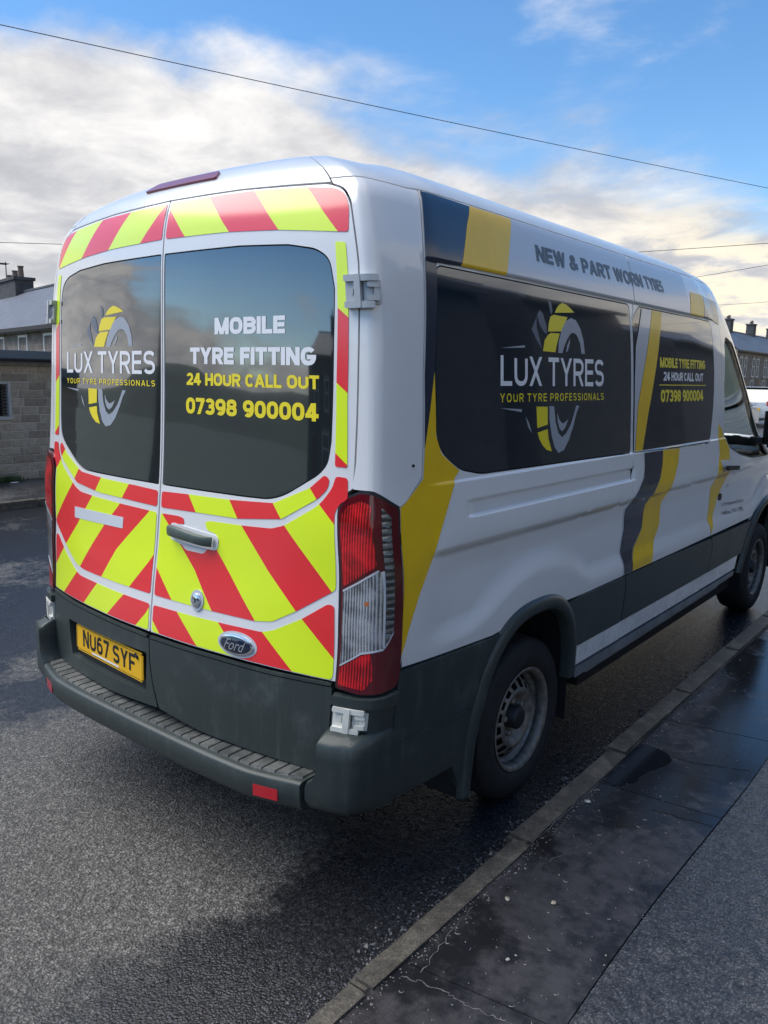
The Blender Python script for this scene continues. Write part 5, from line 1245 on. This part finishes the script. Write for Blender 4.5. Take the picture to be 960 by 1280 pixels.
# --- tail lights
def ribs(col,rough,sc_,ang,coat=1,em=0):
    def ex(B,p,v):
        w1=B.n('ShaderNodeTexWave'); w1.wave_type='BANDS'; w1.bands_direction=ang; w1.inputs['Scale'].default_value=sc_; w1.inputs['Distortion'].default_value=.15; w1.inputs['Detail'].default_value=1; B.l(v,w1.inputs['Vector'])
        vo=B.n('ShaderNodeTexVoronoi'); vo.inputs['Scale'].default_value=70; B.l(v,vo.inputs['Vector'])
        h=B.math('ADD',w1.outputs['Fac'],B.math('MULTIPLY',vo.outputs[0],.25))
        bn=B.n('ShaderNodeBump'); bn.inputs['Strength'].default_value=.5; bn.inputs['Distance'].default_value=.002; B.l(h,bn.inputs['Height']); B.l(bn.outputs[0],p.inputs['Normal'])
        n=B.noise(v,13,3,.55); k=B.rng(B.math('ADD',B.math('MULTIPLY',n,.75),B.math('MULTIPLY',w1.outputs['Fac'],.25)),.32,.66)
        B.l(B.mix(k,(*[c*.16 for c in col],1),(*col,1)),p.inputs['Base Color'])
    return ex
ML_D=mat('lamp_dark_red',(.10,.003,.008),.12,coat=1,coatr=.02,var=.2)
ML_R=mat('lamp_bright_red',(.75,.01,.018),.2,metal=.2,coat=1,coatr=.02,extra=ribs((.90,.012,.018),.2,34,'X'))
ML_C=mat('lamp_clear_ribbed',(.7,.7,.72),.18,metal=.75,coat=1,coatr=.02,extra=ribs((.82,.83,.85),.2,34,'X'))
ML_G=mat('lamp_side_reflector',(.3,.32,.35),.15,metal=.7,coat=1,coatr=.02,extra=ribs((.34,.36,.38),.2,14,'Z'))
def lamp(g):
    L=empty('tail_light'); L.parent=van
    panel('lamp_seal',rnd([(.8405,.790),(.8385,1.372),(.868,1.413),(.925,1.436),(.968,1.436),(1.077,1.379),(1.081,.818),(1.064,.792),(.99,.782),(.92,.776)],.012),M_PLASTD,L,g,off=.0,wall=.02,ds=.03)
    panel('lamp_housing',rnd([(.849,.797),(.8475,1.366),(.874,1.406),(.925,1.426),(.962,1.426),(1.060,1.374),(1.062,.822),(1.047,.800),(.99,.790),(.92,.785)],.012),ML_D,L,g,off=.009,wall=.012,ds=.03)
    panel('red_reflector',rnd([(.855,1.130),(.856,1.350),(.880,1.385),(.930,1.404),(.962,1.395),(.970,1.205)],.010),ML_R,L,g,off=.0105,wall=0,ds=.03)
    panel('clear_lens',rnd([(.855,1.112),(.972,1.187),(.985,1.19),(.985,.938),(.921,.922),(.855,.873)],.006),ML_C,L,g,off=.0105,wall=0,ds=.03)
    panel('side_lens',rnd([(.990,1.385),(1.028,1.352),(1.020,.99),(.990,.945)],.006),ML_G,L,g,off=.0110,wall=0,ds=.03)
    panel('lamp_spine',[(.983,1.19),(.989,1.19),(.989,.945),(.983,.942)],M_SILV,L,g,off=.0120,wall=.002)
    for k in range(9):
        z=.985+k*.043; panel('lens_rib',[(.991,z),(1.018,z-.006),(1.018,z-.004),(.991,z+.002)],M_GREYT,L,g,off=.0112,wall=0)
    panel('bulb_window',rnd([(.928,1.074),(.942,1.078),(.942,1.092),(.928,1.089)],.006),mat('amber_bulb',(.50,.14,.03),.3,coat=1),L,g,off=.0112,wall=0)
    panel('lower_reflector',rnd([(.856,.806),(.856,.866),(.920,.912),(.950,.925),(.965,.84),(.940,.800)],.008),ML_R,L,g,off=.0105,wall=0,ds=.03)
    panel('lens_edge',[(.855,1.112),(.972,1.187),(.975,1.192),(.972,1.194),(.855,1.119)],M_SILV,L,g,off=.0115,wall=.001)
    panel('lens_edge',[(.855,.868),(.921,.917),(.985,.934),(1.02,.986),(1.02,.992),(.985,.940),(.921,.923),(.855,.874)],M_SILV,L,g,off=.0115,wall=.001)
    # body-colour shelf and dark corner below the lamp
    panel('corner_shelf',rnd([(.842,.742),(.842,.772),(.92,.770),(.99,.777),(1.06,.786),(1.06,.742)],.004),M_PLAST,L,g,off=.022,wall=.03,ds=.03)
    panel('corner_cladding',[(.842,.50),(.842,.775),(.92,.772),(.99,.779),(1.064,.788),(1.064,.50)],M_PLAST,L,g,off=.006,wall=.02,ds=.03)
both(lamp)
# --- rear bumper: beam with ribbed step, corner towers, reflectors
yo=_interp([0,.3,.587,.70,.78,.83,.88,.93,.98,1.02],[-1.256,-1.254,-1.241,-1.216,-1.19,-1.176,-1.166,-1.152,-1.115,-1.06])
def yout(x): return float(yo(abs(x)))
def beam(x0,x1,n,name,parent=van,endcap=True):
    prof=[(0,.500,1),(0,.484,1),(.020,.4815,0),(.006,.479,0),(0,.471,0),(.001,.43,0),(.006,.395,0),(.016,.381,0),(.05,.372,0),(.16,.370,0)]
    V=[];F=[]
    for i in range(n+1):
        x=x0+(x1-x0)*i/n; y=yout(x)
        for dy,z,inn in prof:
            V.append((x,(-1.06 if inn else y+dy),z))
    m_=len(prof)
    for i in range(n):
        for j in range(m_-1): F.append((i*m_+j,i*m_+j+1,(i+1)*m_+j+1,(i+1)*m_+j))
    for k in (0,n): F.append(tuple(range(k*m_,k*m_+m_)))
    o=mesh(name,V,F,M_PLAST,parent,smooth=True); bm=bmesh.new(); bm.from_mesh(o.data); bmesh.ops.recalc_face_normals(bm,faces=bm.faces); bm.to_mesh(o.data); bm.free(); o.data.set_sharp_from_angle(angle=R_(50)); return o
bp=beam(-.808,.808,60,'rear_bumper')
# ribbed tread pads
V=[];F=[]; x=-.800; b=bmesh.new()
while x<.79:
    x2=x+.0465; 
    a0=-yout(x);  
    sk=.0
    q=[(x,yout(x)+.030),(x2,yout(x2)+.030),(x2,-1.075),(x,-1.075)]
    lo_=[b.verts.new((p[0],p[1],.480)) for p in q]; c=((x+x2)/2)
    hi_=[b.verts.new((p[0]+(.003 if k in (0,3) else -.003),p[1]+(.004 if k<2 else 0),.4885)) for k,p in enumerate(q)]
    b.faces.new(hi_)
    for k in range(4): b.faces.new((lo_[k],lo_[(k+1)%4],hi_[(k+1)%4],hi_[k]))
    x+=.0500
def tread(B,p,v):
    n=B.noise(v,9,5,.65); B.l(B.mix(B.rng(n,.35,.7),(.05,.055,.052,1),(.15,.15,.14,1)),p.inputs['Base Color'])
bobj('bumper_step',b,mat('worn_step_plastic',(.09,.095,.09),.55,extra=tread),bp)
for x,g in ((.686,1),(-.70,-1)):
    b=bmesh.new(); V=[]
    for xx in (x-.045,x,x+.045):
        for z in (.402,.442): V.append((xx,yout(xx)-.0005,z))
    me=mesh('rear_reflector',[*V,*[(p[0],p[1]+.006,p[2]) for p in V]],[(0,2,3,1),(2,4,5,3),(0,1,7,6),(4,10,11,5),(1,3,9,7),(3,5,11,9),(0,6,8,2),(2,8,10,4)],mat('reflector_red',(.55,.01,.02),.25,coat=1),bp)
def tower(g):
    zs=[.385,.392,.405,.43,.470,.485,.50,.53,.58,.625,.640,.650,.656]
    V=[];F=[];rows=[]
    for z in zs:
        top=max(0,(z-.625))/.031; bot=max(0,(.425-z))/.040
        xi=.856-.042*math.exp(-max(0,z-.482)/.018)+.0 if z>.482 else .814
        ins=.05*top**1.6+.030*bot**1.5
        pts=[(xi,-1.05)]
        pts+=[(xi+.000,(yout(xi)+.022+ins))]
        pts+=[(xi+.010,(yout(xi+.01)+.004+ins))]
        for x in (.88,.91,.94,.962): pts.append((x-ins*.1,yout(x)+ins+.006))
        for k_,(x,y) in enumerate(((.980,-1.122),(.995,-1.092),(1.005,-1.045),(1.011,-.98),(1.014,-.90),(1.012,-.80))): pts.append((x-ins*(.8,.5,.3,.15,.1,.1)[k_]-max(0,.60-z)*.06,y+ins*.6*(1 if k_<3 else 0)))
        rows.append([len(V)+i for i in range(len(pts))]); V+=[(p[0]*g,p[1],z) for p in pts]
    for A_,B_ in zip(rows,rows[1:]):
        for i in range(len(A_)-1): F.append((A_[i],A_[i+1],B_[i+1],B_[i]))
    F.append(tuple(rows[-1])); F.append(tuple(rows[0][::-1]))
    # step ledge inboard of the tower
    o=mesh('bumper_corner',V,F,M_PLAST,van,smooth=True); bm=bmesh.new(); bm.from_mesh(o.data); bmesh.ops.recalc_face_normals(bm,faces=bm.faces); bm.to_mesh(o.data); bm.free(); o.data.set_sharp_from_angle(angle=R_(60))
both(tower)
b=bmesh.new(); box(b,-.835,.835,-1.13,-1.0,.372,.478); bobj('bumper_core',b,M_LINER,van)
